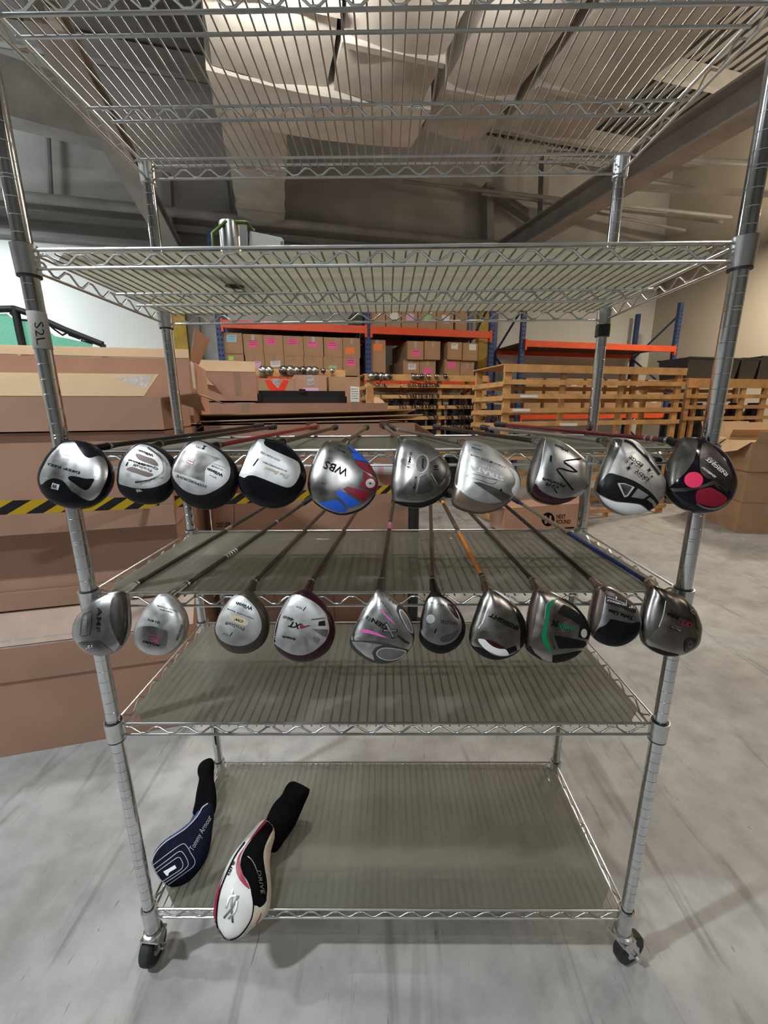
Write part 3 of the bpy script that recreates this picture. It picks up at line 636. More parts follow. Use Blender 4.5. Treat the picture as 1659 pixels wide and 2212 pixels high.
H(965, 945, 'silver driver with white lettering, white crescent and brown crown, seventh in upper row', 'h_taupe',
  [(400,90),(560,65),(750,100),(920,180),(1100,320),(1300,480),(1450,650),(1540,800),(1585,950),(1560,1120),(1480,1270),(1330,1420),(1150,1540),(900,1620),(680,1640),(480,1610),(300,1550),(170,1480),(105,1370),(120,1200),(150,1000),(180,800),(220,600),(270,400),(320,220)],
  [('s','sole_plate','h_satin',[(400,98),(560,74),(750,110),(920,190),(1100,330),(1300,490),(1440,660),(1530,800),(1572,950),(1545,1110),(1440,1270),(1320,1350),(1200,1390),(1000,1425),(800,1410),(600,1350),(420,1250),(280,1130),(180,1030),(205,800),(265,500),(325,250)]),
   ('s','crescent','d_white',[(1335,650),(1490,740),(1565,900),(1565,1080),(1500,1220),(1450,1260),(1400,1130),(1470,1010),(1470,880),(1420,760)]),
   ('p','wedge','h_grey',[(570,965),(700,970),(1000,1070),(1250,1190),(1400,1270),(1330,1350),(1200,1390),(1050,1280),(800,1120)]), ('p','hole','ink',ell(1170,1140,26,30)),
   ('k','outline_mark','h_grey',[(410,835),(570,785),(900,880),(1080,930),(1020,1000),(900,990),(700,920),(410,835)],9),
   ('t','d_white',[('STRATA',(1248,868),(505,588),92,-.15,.03),('PLUS',(1045,690),(765,598),42,0,.01)]), ('k','slash','d_white',[(1140,712),(1215,682)],14),
   ('t','ink',[('TITANIUM CTX DRVR',(1290,642),(520,355),34,.1,.0),('DRIVER',(762,268),(540,198),40,0,.0),('ALLOY',(742,190),(580,140),26,0,0)])])
H(1130, 940, 'pewter driver with a black zigzag line and maroon crown, eighth in upper row', 'h_silver',
  [(400,75),(560,70),(720,120),(900,200),(1080,330),(1250,480),(1360,590),(1400,750),(1400,1000),(1380,1150),(1280,1270),(1150,1350),(950,1450),(700,1500),(480,1470),(300,1400),(160,1280),(100,1150),(90,980),(120,800),(180,580),(260,350),(330,180)],
  [('s','crown_edge','h_maroon',[(270,1045),(350,1160),(500,1270),(680,1340),(850,1365),(1050,1340),(1150,1335),(1140,1350),(950,1445),(700,1495),(480,1465),(300,1395),(170,1280),(210,1160)]),
   ('s','face','face',[(480,90),(440,300),(400,560),(350,780),(270,1010),(150,1240),(102,1150),(94,980),(124,800),(184,580),(264,350),(334,180),(400,85)]),
   ('k','face_edge','d_chrome',[(485,100),(445,300),(405,560),(352,780),(270,1015)],16),
   ('k','zigzag','ink',[(1250,515),(1080,530),(950,545),(880,565),(900,600),(1040,690),(1170,800),(1100,795),(980,770),(860,730),(780,715),(730,735),(770,800),(900,960),(1080,1190)],26),
   ('t','ink',[('Fatshaft',(925,1085),(412,905),55,.3,.01),('GR',(775,1108),(490,1018),62,.3,.0),('Wilson',(992,330),(700,195),52,0,.03),('1',(650,462),(585,440),125,-.1,.0)]), ('k','tail','ink',[(660,1150),(735,1255)],22)])
H(1280, 945, 'silver driver with black stars and black windowed band, ninth in upper row', 'h_satin',
  [(400,30),(660,30),(800,60),(960,150),(1100,290),(1250,470),(1380,670),(1500,850),(1550,1000),(1540,1200),(1480,1350),(1350,1500),(1200,1600),(1000,1650),(780,1670),(560,1620),(380,1520),(240,1400),(150,1270),(80,1120),(100,950),(150,780),(230,560),(320,350),(370,180)],
  [('s','face','h_grey',[(400,40),(640,60),(560,300),(440,560),(340,780),(200,950),(92,1110),(104,950),(154,780),(234,560),(324,350),(374,180)]),
   ('s','crown_edge','d_white',[(150,1240),(280,1310),(500,1390),(800,1420),(1000,1450),(1120,1520),(1200,1592),(1000,1643),(780,1662),(560,1612),(385,1514),(245,1396)]),
   ('s','black_band','h_matte',[(350,780),(550,815),(800,900),(1000,1000),(1200,1140),(1340,1280),(1430,1420),(1380,1490),(1225,1588),(1120,1490),(1000,1430),(800,1410),(500,1370),(280,1290),(150,1210),(82,1130),(200,940)]),
   ('p','window','d_chrome',[(530,985),(690,990),(905,1075),(760,1270),(680,1295)]), ('p','window_field','h_grey',[(590,1010),(690,1010),(850,1070),(740,1245),(690,1260)]), ('p','window','h_satin',[(970,1100),(1210,1250),(1090,1330),(830,1290)]),
   ('p','window','h_satin',[(1230,1295),(1320,1370),(1390,1480),(1320,1530),(1280,1430),(1160,1340)]),
   ('k','rim_line','h_matte',[(680,70),(830,130),(1000,280),(1200,480),(1350,690),(1440,810)],42), ('p','lens','d_white',[(850,95),(960,150),(1090,285),(1110,380),(960,230)]), ('p','lens','d_white',[(1180,370),(1270,500),(1370,680),(1220,500)]),
   ('p','star_mark','ink',star(775,665,72)), ('p','star_mark','ink',star(845,570,48)), ('p','star_mark','ink',star(1215,710,66)), ('p','star_mark','ink',star(1265,850,44)), ('p','star_mark','h_grey',star(735,525,50)),
   ('k','curve_mark','h_dark',[(850,610),(950,640),(1080,730),(1180,790),(1280,780)],10),
   ('t','ink',[('LADY',(1212,908),(940,685),66,0,.02),('EDGE',(1080,598),(800,395),68,0,.02),('10',(900,330),(830,305),42,0,0)])])
H(1430, 945, 'black driver with hot pink round sticker and dark red oval, rightmost in upper row', 'h_purple',
  [(390,30),(600,10),(800,40),(950,100),(1130,210),(1300,350),(1430,520),(1520,720),(1580,900),(1590,1050),(1540,1230),(1450,1400),(1300,1540),(1100,1620),(900,1640),(680,1600),(480,1510),(320,1390),(190,1250),(110,1120),(90,950),(120,700),(170,500),(250,350),(330,200)],
  [('s','face','face',[(400,30),(600,18),(765,60),(750,250),(690,480),(620,600),(500,760),(330,920),(150,1085),(98,1000),(124,700),(174,500),(254,350),(354,150)]),
   ('s','sole_plate','h_gun',[(880,130),(1000,120),(1150,245),(1400,560),(1550,900),(1580,1020),(1520,1180),(1300,1070),(1120,920),(960,880),(830,740),(810,500),(830,300)]),
   ('p','silver_sweep','h_grey',[(160,1100),(350,1098),(500,1090),(750,1060),(950,1000),(1110,925),(1210,985),(1150,1010),(1000,1050),(850,1100),(700,1140),(500,1170),(250,1170)]),
   ('s','red_oval','d_red',[(750,1160),(880,1110),(1040,1085),(1200,1160),(1330,1250),(1400,1330),(1350,1430),(1200,1490),(1050,1490),(880,1450),(750,1400),(720,1280)]),
   ('k','oval_edge','h_grey',[(740,1430),(900,1510),(1100,1540),(1300,1480),(1460,1350)],42), ('p','badge','h_bronze',[(1100,1010),(1190,985),(1410,1150),(1380,1225),(1180,1090)]), ('p','badge_field','ink',[(1190,1060),(1230,1050),(1390,1180),(1370,1205)]),
   ('p','round_sticker','d_hot',ell(675,920,202,172)),
   ('t','d_white',[('INSIGHT',(1412,803),(958,432),66,.1,.05),('ADAMSGOLF',(1168,855),(858,626),46,.3,.03),('XTD',(1195,560),(1010,425),52,.3,.01)]), ('k','underline','d_white',[(1390,765),(1190,590)],12)])
H(150, 1258, 'silver driver turned sideways showing dark grooved face, leftmost in lower row', 'h_silver',
  [(870,230),(1000,200),(1150,190),(1230,300),(1260,550),(1275,800),(1260,1000),(1200,1220),(1110,1380),(1000,1490),(850,1570),(680,1600),(500,1560),(330,1470),(200,1330),(110,1180),(95,1020),(130,880),(200,740),(300,630),(380,540),(450,480),(600,360),(750,280)],
  [('s','face','face',[(940,280),(1050,225),(1180,205),(1235,350),(1264,700),(1262,950),(1195,1220),(1110,1365),(1000,1180),(920,1000),(875,800),(870,600),(900,420)]),
   ('s','step','h_grey',[(190,1320),(300,1280),(500,1270),(650,1260),(780,1370),(950,1500),(850,1562),(680,1592),(500,1552),(330,1462)]),
   ('p','triangle','d_red2',[(608,800),(668,738),(672,852)]), ('k','frame_mark','h_dark',[(300,690),(495,625),(480,800),(440,1130),(270,1165),(235,1140),(260,850),(300,690)],12),
   ('t','ink',[('AMF',(612,540),(568,1072),92,0,.0)]), ('t','d_white',[('12\u00b0',(500,1345),(345,1385),52,.1,.01)]),
   ('t','h_satin',[('OVERSIZE',(355,720),(325,1130),40,0,0),('STEEL',(310,760),(290,1080),40,0,0)])])
H(270, 1258, 'plain satin silver driver head with small red letters, second in the lower row', 'h_satin',
  [(900,230),(1020,270),(1120,370),(1220,520),(1300,680),(1340,880),(1320,1050),(1260,1230),(1150,1380),(1000,1500),(850,1570),(650,1580),(480,1540),(340,1450),(240,1320),(200,1200),(215,1080),(260,900),(340,750),(450,580),(580,420),(700,300),(800,245)],
  [('s','facet','h_silver',[(330,960),(600,950),(800,1010),(920,1080),(880,1400),(800,1540),(650,1570),(480,1530),(345,1440),(250,1310),(215,1190),(240,1060)]),
   ('t','ink',[('814N',(752,843),(510,778),58,0,.0),('TRANS-BETA',(1042,640),(750,566),30,0,.01),('FORGED TITANIUM',(1142,620),(708,488),28,0,.0),('ADAMS',(788,1355),(385,1238),52,.4,.03),('OVATION',(1215,910),(1095,1245),48,.2,.01)]),
   ('t','d_red2',[('SC',(745,1248),(570,1196),75,0,.02),('series 7',(805,1178),(415,1085),36,.2,.0)])])
H(440, 1256, 'silver pear-shaped driver with cream oval badge and brown crown, third in lower row', 'h_brown',
  [(700,290),(850,220),(1000,200),(1120,320),(1250,470),(1350,620),(1410,820),(1410,1000),(1370,1180),(1280,1350),(1130,1480),(950,1550),(780,1565),(600,1530),(440,1430),(330,1310),(270,1180),(245,1020),(280,880),(340,720),(430,560),(540,420),(620,340)],
  [('s','sole_plate','h_light',[(660,312),(780,305),(880,340),(1000,440),(1110,560),(1200,720),(1250,900),(1240,1050),(1180,1180),(1080,1290),(950,1360),(800,1395),(620,1380),(480,1330),(370,1260),(290,1150),(255,1020),(288,880),(348,720),(436,560),(545,420)]),
   ('s','oval_badge','d_cream',[(545,720),(620,720),(780,750),(920,820),(960,890),(930,950),(850,945),(700,900),(590,820)]),
   ('t','ink',[('CW',(862,848),(665,786),48,.3,.04),('Wilson',(1068,558),(712,436),78,0,.04),('titanium face',(1087,800),(520,578),36,.1,.0),('ProStaff',(890,1003),(480,852),72,0,.0),('1',(632,1105),(585,1090),95,.3,.02),('12.0',(542,1145),(430,1103),40,.3,.0)])])
H(575, 1260, 'pale silver driver with black and red lettering, two square windows, fourth in lower row', 'h_maroon',
  [(560,240),(700,170),(850,110),(950,160),(1100,280),(1260,440),(1380,600),(1470,800),(1500,1000),(1470,1200),(1380,1400),(1250,1540),(1080,1640),(850,1700),(620,1680),(430,1600),(280,1480),(190,1350),(145,1200),(180,1000),(240,780),(320,580),(400,430),(480,320)],
  [('s','sole_plate','h_light',[(600,245),(700,250),(900,330),(1080,440),(1200,560),(1300,720),(1360,950),(1340,1100),(1270,1250),(1150,1370),(1000,1480),(800,1550),(600,1540),(420,1470),(280,1380),(180,1300),(152,1220),(185,1000),(245,780),(325,580),(405,430),(500,310)]),
   ('p','ray','h_grey',[(975,770),(1310,735),(1320,765),(980,800)]), ('p','ray','h_grey',[(990,985),(1340,1000),(1310,1170),(1230,1150)]), ('p','ray','h_satin',[(820,1160),(870,1170),(960,1490),(870,1500)]),
   ('p','window','h_matte',[(1135,825),(1270,805),(1278,915),(1125,922)]), ('p','window','d_grey',[(1035,1140),(1168,1195),(1085,1300),(990,1200)]),
   ('t','h_dark',[('460',(612,768),(378,688),62,.2,.02)]), ('t','ink',[('XT',(775,880),(495,812),120,.3,.04),('intech',(642,1188),(358,1122),52,.3,.03),('1',(868,515),(808,500),92,.5,.02),('10.0',(775,525),(662,488),40,.1,.0)]),
   ('t','d_red',[('A',(965,915),(735,880),92,.5,.03)])])
H(740, 1270, 'silver driver with two pink streaks and grey oval inserts, fifth in lower row', 'h_char',
  [(730,30),(870,60),(1000,140),(1150,250),(1300,390),(1420,560),(1510,780),(1550,980),(1540,1150),(1450,1340),(1300,1490),(1100,1600),(880,1640),(660,1610),(450,1510),(280,1390),(180,1270),(150,1150),(190,1040),(230,900),(320,700),(420,500),(530,340),(640,180)],
  [('p','sole_plate','h_silver',[(730,45),(830,110),(880,230),(970,370),(1100,540),(1250,710),(1380,860),(1500,1040),(1525,1120),(1485,1250),(1430,1330),(1250,1290),(1000,1210),(700,1150),(380,1130),(195,1120),(205,1000),(245,880),(335,690),(435,490),(535,345),(645,185)]),
   ('p','sole_wing','h_silver',[(830,80),(1000,150),(1235,355),(1170,400),(1160,500),(1210,590),(1330,850),(1150,640),(1000,440),(900,270)]), ('p','sole_wing','h_satin',[(200,1160),(380,1160),(870,1225),(700,1290),(640,1400),(690,1560),(500,1470),(300,1300)]),
   ('s','oval_rim','d_chrome',[(735,1380),(820,1310),(950,1288),(1150,1310),(1370,1365),(1285,1478),(1120,1552),(950,1560),(815,1518),(740,1455)]), ('s','oval_insert','d_grey',[(755,1385),(825,1325),(950,1302),(1150,1325),(1345,1375),(1275,1465),(1118,1538),(950,1546),(828,1505),(758,1448)]),
   ('s','oval_rim','d_chrome',[(1225,480),(1282,478),(1405,635),(1500,850),(1508,975),(1436,935),(1312,745),(1232,565)]), ('s','oval_insert','d_grey',[(1240,495),(1278,495),(1395,645),(1485,850),(1490,955),(1442,918),(1325,735),(1248,560)]),
   ('p','pink_streak','d_pink',[(800,450),(850,470),(950,590),(1060,690),(1160,820),(1000,690),(880,570)]), ('p','pink_streak','d_pink',[(395,940),(450,890),(560,905),(750,970),(1000,1085),(800,1045),(600,990),(400,965)]),
   ('k','cross_mark','ink',[(930,755),(1010,900),(1105,1080)],66), ('k','cross_mark','ink',[(1185,920),(1030,925),(860,920)],56), ('k','cross_mark','h_satin',[(938,775),(1010,900),(1097,1062)],44), ('k','cross_mark','h_satin',[(1160,920),(1030,925),(885,921)],32),
   ('t','ink',[('GEN',(980,835),(655,648),86,0,.03),('INTECH',(1440,1180),(1205,1015),46,0,.02),('10.5',(1150,345),(1010,245),32,0,0)]), ('k','underline','ink',[(1240,1090),(1300,1150),(1380,1185)],8), ('t','h_dark',[('TITANIUM',(1100,610),(840,265),30,.1,0),('II',(620,655),(545,590),80,0,0)])])
H(875, 1256, 'small polished driver with black crown and two lens insets, sixth in lower row', 'h_matte',
  [(590,220),(700,215),(850,320),(1000,430),(1120,560),(1220,720),(1290,900),(1300,1060),(1260,1220),(1170,1370),(1040,1480),(880,1550),(720,1560),(550,1510),(420,1420),(330,1300),(300,1170),(320,1000),(325,850),(360,680),(410,500),(470,350),(530,260)],
  [('s','sole_plate','h_silver',[(520,370),(620,340),(760,345),(900,410),(1030,520),(1140,680),(1210,850),(1220,1000),(1180,1130),(1080,1260),(950,1340),(780,1375),(620,1340),(480,1270),(390,1180),(335,1060),(332,900),(366,700),(424,500)]),
   ('s','lens_inset','h_maroon',[(905,490),(1000,500),(1080,600),(1165,800),(1100,780),(1010,680),(940,580)]), ('s','lens_inset','h_char',[(755,1240),(800,1190),(950,1140),(1150,1050),(1120,1140),(1020,1250),(900,1305),(790,1300)]),
   ('p','medallion','h_satin',ell(555,810,95,100)), ('k','ring_mark','h_dark',ell(555,810,97,102)+[(652,810)],7),
   ('t','ink',[('LEYLAND',(1112,882),(770,820),60,0,.0),('1',(690,1020),(640,1012),105,.1,.0)]), ('t','h_dark',[('BIG STRIKER',(840,505),(520,430),34,0,0),('10.5',(625,1045),(540,1015),34,0,0)]), ('k','underline','ink',[(760,890),(860,915),(960,915)],8)])
H(990, 1262, 'bronze grey driver with a white crescent low on the sole, seventh in lower row', 'h_bronze',
  [(640,70),(760,130),(920,200),(1080,320),(1230,460),(1360,640),(1450,840),(1475,1020),(1440,1230),(1350,1400),(1200,1530),(1000,1610),(820,1640),(620,1600),(450,1510),(320,1390),(245,1260),(235,1120),(260,950),(320,760),(400,520),(470,330),(560,170)],
  [('s','face','h_dark',[(565,175),(640,85),(690,120),(600,400),(520,700),(420,950),(255,1200),(240,1120),(266,950),(326,760),(406,520),(476,330)]), ('k','face_edge','d_chrome',[(670,420),(600,600),(520,830),(430,960)],26),
   ('s','lower_rim','h_black',[(245,1235),(320,1340),(480,1370),(600,1430),(750,1530),(950,1570),(1150,1530),(1345,1395),(1200,1520),(1000,1600),(820,1630),(620,1592),(455,1503),(325,1385)]),
   ('s','side_rim','h_black',[(1260,540),(1370,680),(1450,900),(1460,1100),(1400,1290),(1340,1380),(1345,1150),(1340,950),(1280,750)]),
   ('s','groove','h_grey',[(510,860),(640,860),(820,910),(1000,1010),(1180,1110),(1000,1090),(900,1100),(700,1040),(560,1000),(450,1000)]),
   ('s','crescent','d_white',[(430,1185),(560,1190),(650,1270),(760,1350),(900,1395),(1010,1400),(1085,1525),(900,1535),(750,1490),(600,1410),(480,1290)]), ('s','lens_inset','h_maroon',[(590,1205),(720,1220),(900,1310),(1020,1390),(880,1385),(740,1330)]),
   ('p','patch','h_black',[(1050,1400),(1240,1335),(1275,1420),(1090,1510)]), ('s','crescent','d_white',[(770,140),(850,150),(990,235),(1105,360),(1060,350),(900,240)]),
   ('t','ink',[('INSIGHT',(1318,918),(685,615),84,.1,.03),('ADAMSGOLF',(1312,990),(990,850),30,.2,.01)])])
H(1122, 1268, 'pewter driver head with a bent green stripe and black vents, eighth in the lower row', 'h_bronze',
  [(360,30),(520,60),(680,90),(830,170),(1000,270),(1180,400),(1330,560),(1440,720),(1500,900),(1510,1050),(1460,1220),(1370,1370),(1200,1510),(1000,1600),(780,1640),(580,1610),(400,1530),(250,1440),(160,1340),(120,1180),(150,950),(170,700),(210,450),(260,250),(300,120)],
  [('s','face','face_brown',[(312,105),(390,60),(410,300),(370,560),(320,850),(270,1080),(200,1300),(155,1320),(126,1180),(155,950),(175,700),(215,450),(265,250)]),
   ('p','green_stripe','d_green',[(850,235),(720,270),(600,370),(570,500),(555,700),(500,900),(475,1080),(520,1220),(600,1340),(700,1450),(690,1400),(640,1230),(580,1060),(600,900),(640,650),(660,450),(740,350)]),
   ('k','stripe_edge','d_chrome',[(848,232),(718,262),(596,362),(562,500),(548,690)],8),
   ('p','vent','h_matte',[(930,390),(980,390),(1200,510),(1400,680),(1485,900),(1330,830),(1100,690),(850,580),(830,530)]), ('p','vent','h_matte',[(750,1045),(870,1055),(1420,1170),(1440,1230),(1380,1310),(850,1330)]),
   ('p','lower_rim','h_matte',[(720,1475),(1000,1440),(1300,1380),(1355,1370),(1200,1500),(1000,1592),(780,1630),(705,1620)]), ('p','lower_rim','h_black',[(230,1260),(330,1430),(480,1555),(560,1603),(400,1522),(255,1435),(165,1345)]),
   ('k','side_rim','h_black',[(870,190),(1000,285),(1175,410),(1320,565),(1430,725),(1490,900),(1500,1050)],30),
   ('p','weight_box','h_matte',[(1325,830),(1490,900),(1475,1130),(1270,1090)]), ('p','weight_screw','d_chrome',ell(1385,1000,66,96)), ('k','cross_mark','ink',[(730,722),(812,862)],46), ('k','cross_mark','ink',[(842,742),(688,835)],40),
   ('t','d_green',[('GAMER',(1245,898),(832,785),74,-.2,.02)]), ('t','h_dark',[('TITANIUM',(650,1075),(745,1345),40,0,.01)])])
H(1255, 1250, 'small silver and black driver with brown grooved face, ninth in lower row', 'h_silver',
  [(340,170),(480,150),(620,180),(800,280),(980,420),(1130,560),(1220,720),(1270,880),(1280,1000),(1230,1160),(1140,1300),(1000,1400),(840,1460),(680,1465),(520,1430),(370,1350),(260,1240),(200,1130),(190,960),(200,760),(240,550),(290,350),(310,250)],
  [('s','face','face_brown',[(310,300),(470,185),(540,200),(510,500),(470,700),(420,900),(330,1100),(270,1220),(206,1130),(196,960),(206,760),(246,550)]),
   ('s','sole_band','h_gun',[(560,260),(640,240),(800,320),(980,440),(1120,570),(1180,680),(1150,740),(900,640),(700,570),(540,520),(540,400)]),
   ('s','black_crown','h_black',[(640,880),(750,890),(950,940),(1100,960),(1262,935),(1272,1000),(1222,1160),(1132,1295),(995,1393),(838,1452),(680,1457),(523,1422),(376,1343),(275,1235),(380,1070),(500,1020),(580,950)]),
   ('t','ink',[('Tight Lies',(1142,828),(605,655),80,0,.045)]), ('t','d_white',[('ADAMSGOLF',(965,560),(570,445),36,-.2,.02),('10\u00b0',(1155,600),(1040,572),54,0,.03),('1',(775,395),(750,390),50,0,.04)]),
   ('k','line_mark','d_white',[(560,395),(760,465),(970,545)],9), ('k','line_mark','d_white',[(975,460),(975,600)],8), ('t','h_dark',[('GT',(930,735),(800,690),34,0,.02)])])
H(1370, 1256, 'silver taupe driver with two screw weights and red lettering, rightmost in lower row', 'h_bronze',
  [(360,80),(560,140),(720,220),(880,260),(1050,360),(1180,480),(1300,640),(1380,830),(1430,1000),(1410,1200),(1370,1370),(1250,1480),(1080,1570),(880,1620),(680,1610),(480,1540),(330,1440),(210,1310),(160,1100),(150,900),(180,680),(230,480),(300,260)],
  [('s','face','h_dark',[(372,95),(560,148),(705,235),(680,450),(620,700),(560,930),(400,1120),(215,1300),(166,1100),(156,900),(186,680),(236,480),(306,260)]), ('k','face_edge','d_chrome',[(680,420),(640,650),(590,830),(530,980)],24),
   ('s','lower_rim','h_black',[(215,1318),(300,1390),(500,1450),(750,1530),(960,1578),(880,1612),(680,1602),(483,1532),(335,1433)]),
   ('s','side_channel','h_grey',[(1060,370),(1190,490),(1310,650),(1420,990),(1380,1040),(1330,950),(1320,790),(1200,650),(1160,500)]), ('s','recess','h_dark',[(1100,1260),(1250,1205),(1340,1270),(1330,1390),(1200,1480),(1090,1540),(1080,1400)]),
   ('p','screw','h_silver',ell(1262,655,48,66,-30)), ('p','screw_recess','ink',star(1262,655,32)), ('p','screw','h_grey',ell(1195,1350,58,82,10)), ('p','screw_recess','ink',star(1195,1350,42)),
   ('p','name_bar','ink',[(790,930),(1018,1060),(990,1102),(758,990)]), ('t','h_satin',[('MACTEC',(1003,1056),(782,946),40,.2,.02)]),
   ('t','d_red',[('GT',(1255,912),(955,826),92,.2,.02)]), ('t','ink',[('250',(1002,782),(735,655),66,.1,.03),('FLIGHT CONTROL',(1228,832),(780,608),34,.1,.0)])])

# shafts: (start px, far px, shaft colour, grip colour) ; upper row rests on shelf 3, lower row on shelf 4
def shaft_mat(n, c, r=0.3, m=0.2, c2=None): M[n] = mat(n, c, r, m, spec=0.35, noise=0.12, nscale=30); return n
for n, c in (('s_black', (0.010, 0.009, 0.009)), ('s_red', (0.30, 0.018, 0.03)), ('s_brown', (0.062, 0.048, 0.04)), ('s_grey', (0.13, 0.12, 0.11)), ('s_silver', (0.42, 0.41, 0.39)), ('s_maroon', (0.16, 0.012, 0.025)),
             ('s_graph', (0.045, 0.042, 0.040)), ('s_orange', (0.88, 0.30, 0.035)), ('s_blue', (0.015, 0.045, 0.24)), ('s_pink', (0.72, 0.22, 0.38)), ('s_tan', (0.26, 0.21, 0.16))): shaft_mat(n, c)
M['s_silver'].node_tree.nodes['Principled BSDF'].inputs['Metallic'].default_value = 0.8
M['grip'] = mat('grip_rubber', (0.012, 0.012, 0.013), 0.75, spec=0.25, noise=0.35, nscale=60, bump=0.2, bscale=200)
M['grip_red'] = mat('grip_red', (0.20, 0.035, 0.025), 0.7, noise=0.3, nscale=60)
M['ring'] = mat('ferrule_ring', (0.6, 0.59, 0.57), 0.25, 1.0)
U = [((235,963),(566,919),'s_black','grip'),((345,959),(593,922),'s_black','grip'),((470,962),(681,921),'s_red','grip_red'),((612,954),(725,923),'s_brown','grip'),((748,954),(792,923),'s_grey','grip'),
     ((868,951),(831,921),'s_grey','grip'),((998,957),(846,925),'s_grey','grip'),((1157,953),(940,922),'s_black','grip'),((1304,952),(1042,923),'s_silver','grip'),((1442,951),(1072,916),'s_maroon','grip')]
Lw = [((295,1261),(567,1098),'s_graph'),((404,1262),(664,1082),'s_graph'),((549,1257),(699,1105),'s_brown'),((673,1257),(765,1112),'s_brown'),((823,1254),(850,1085),'s_graph'),
      ((934.6,1254),(930,1092),'s_brown'),((1043,1249),(954,1080),'s_orange'),((1150,1253),(1020,1112),'s_graph'),((1280,1253),(1099,1098),'s_black'),((1399,1257),(1116,1082),'s_blue')]
TILT = math.radians(28)
for i, (x0, y0, label, base, outl, layers) in enumerate(HEADS):
    up = i < 10; zs = (SZ[2] if up else SZ[3]) - 0.0028
    px = lambda q: Vector((x0+q[0]/10.0, y0+q[1]/10.0))
    # shaft axis
    if up:
        (sx, sy), (ex, ey), smn, gmn = U[i]; A = aty(sx, sy, 0.035); B = aty(ex, ey, 1.02)
        A.z = max(A.z, zs+0.0062)
    else:
        (sx, sy), (fx, fy), smn = Lw[i-10]; gmn = 'grip'; A = atz(sx, sy, zs+0.0058); Bq = atz(fx, fy, zs+0.0058); d = (Bq-A).normalized(); B = A + d*1.02
    d = (B-A).normalized(); Ltot = (B-A).length
    club = thing('golf_club', label, 'golf club', (A.x, A.y, zs))
    # head
    n = Vector((0, -math.cos(TILT), math.sin(TILT)))
    oc = smooth_closed([px(q) for q in outl], 3); top = min(oc, key=lambda p: p.y)
    p0 = aty(top.x, top.y, -0.028)
    hd = Blob('head', oc, p0, n, 0.020, 0.040, M[base], club)
    eps = 0.00045
    for ly in layers:
        if ly[0] == 't':
            items = [text_px(tx, px(p), px(q), h/10.0, sh, bo) for tx, p, q, h, sh, bo in ly[2]]
            text_decal('lettering', hd.bvh, items, M[ly[1]], hd.ob, eps+0.0002)
        else:
            kind, nm, mt, pts = ly[:4]
            if kind == 's': polys = [smooth_closed([px(q) for q in pts], 4)]
            elif kind == 'p': polys = [[px(q) for q in pts]]
            else: polys = stroke(smooth_open([px(q) for q in pts], 5) if len(pts) > 2 and nm not in ('frame_mark', 'zigzag') else [px(q) for q in pts], ly[4]/10.0)
            decal(nm, hd.bvh, polys, M[mt], hd.ob, eps)
            eps += 0.00012
    # hosel from the heel of the head to the shaft
    heel = aty(top.x, top.y, -0.012); inside = hd.cen + (heel-hd.cen)*0.70
    hs = A - d*0.004
    cm = M['h_black'] if base in ('h_black', 'h_matte', 'h_purple') else M[base]
    if base == 'h_satin': cm = M['h_grey']
    obj('hosel', MB().tube([inside, inside*0.35+hs*0.65 - Vector((0, 0, 0.001)), hs], [0.0135, 0.0088, 0.0066], 16), cm, club, smooth=60)
    obj('ferrule', MB().tube([A-d*0.006, A+d*0.020], [0.0068, 0.0052], 14), M['black_plastic'], club, smooth=50)
    obj('ferrule_ring', MB().tube([A-d*0.005, A+d*0.002], [0.0074, 0.0073], 14), M['ring'], club, smooth=50)
    g0 = Ltot-0.26 if up else Ltot-0.24
    if up: g0 = Ltot-0.12
    sh = obj('shaft', MB().tube([A+d*0.01, A+d*g0*0.5, A+d*(g0+0.02)], [0.0046, 0.0056, 0.0068], 14), M[smn], club, smooth=60)
    gp = obj('grip', MB().tube([A+d*g0, A+d*(g0+0.012), A+d*(Ltot-0.015), A+d*(Ltot-0.006), A+d*Ltot], [0.0078, 0.0095, 0.0118, 0.0128, 0.0105], 16), M[gmn], club, smooth=50)
    # bands on single shafts
    def band(t0, t1, mt, rr=0.0066): obj('shaft_band', MB().tube([A+d*t0, A+d*t1], rr, 14), M[mt], sh, smooth=60)
    if i == 11:
        for q in range(5): band(0.165+q*0.012, 0.170+q*0.012, 'd_white', 0.0060)
    if i == 10: band(0.40, 0.44, 's_tan')
    if i == 11: band(0.50, 0.505, 'd_white')
    if i == 14: band(0.385, 0.46, 's_pink')
    if i == 16:
        band(0.335, 0.342, 'd_white'); band(0.342, 0.75, 's_brown')
        for q in range(4): band(0.35+q*0.022, 0.358+q*0.022, 's_tan', 0.0069)
    if i == 19: band(0.355, 0.75, 's_tan')
    if i == 9:
        for q in (0.035, 0.055): band(q, q+0.006, 's_tan', 0.0058)
    if i == 6: band(Ltot-0.21, Ltot-0.20, 'd_white', 0.0072)

# hand-lettered tape round the left front post
lp = MB().lathe([(0.0139, 0), (0.0143, 0.0006), (0.0143, 0.0594), (0.0139, 0.06)], (-HW, 0, aty(82, 755, 0).z), 24)
bv = BVHTree.FromPolygons([v.copy() for v in lp.v], lp.f)
M['grey_tape'] = mat('grey_tape', (0.45, 0.44, 0.42), 0.55, noise=0.12, nscale=30)
lt = obj('paper_tape', lp, M['grey_tape'], posts[(False, False)], smooth=40)
text_decal('lettering', bv, [text_px('S2L', (74, 697), (80, 745), 19, 0, -0.012)], M['ink'], posts[(False, False)], 0.0004)

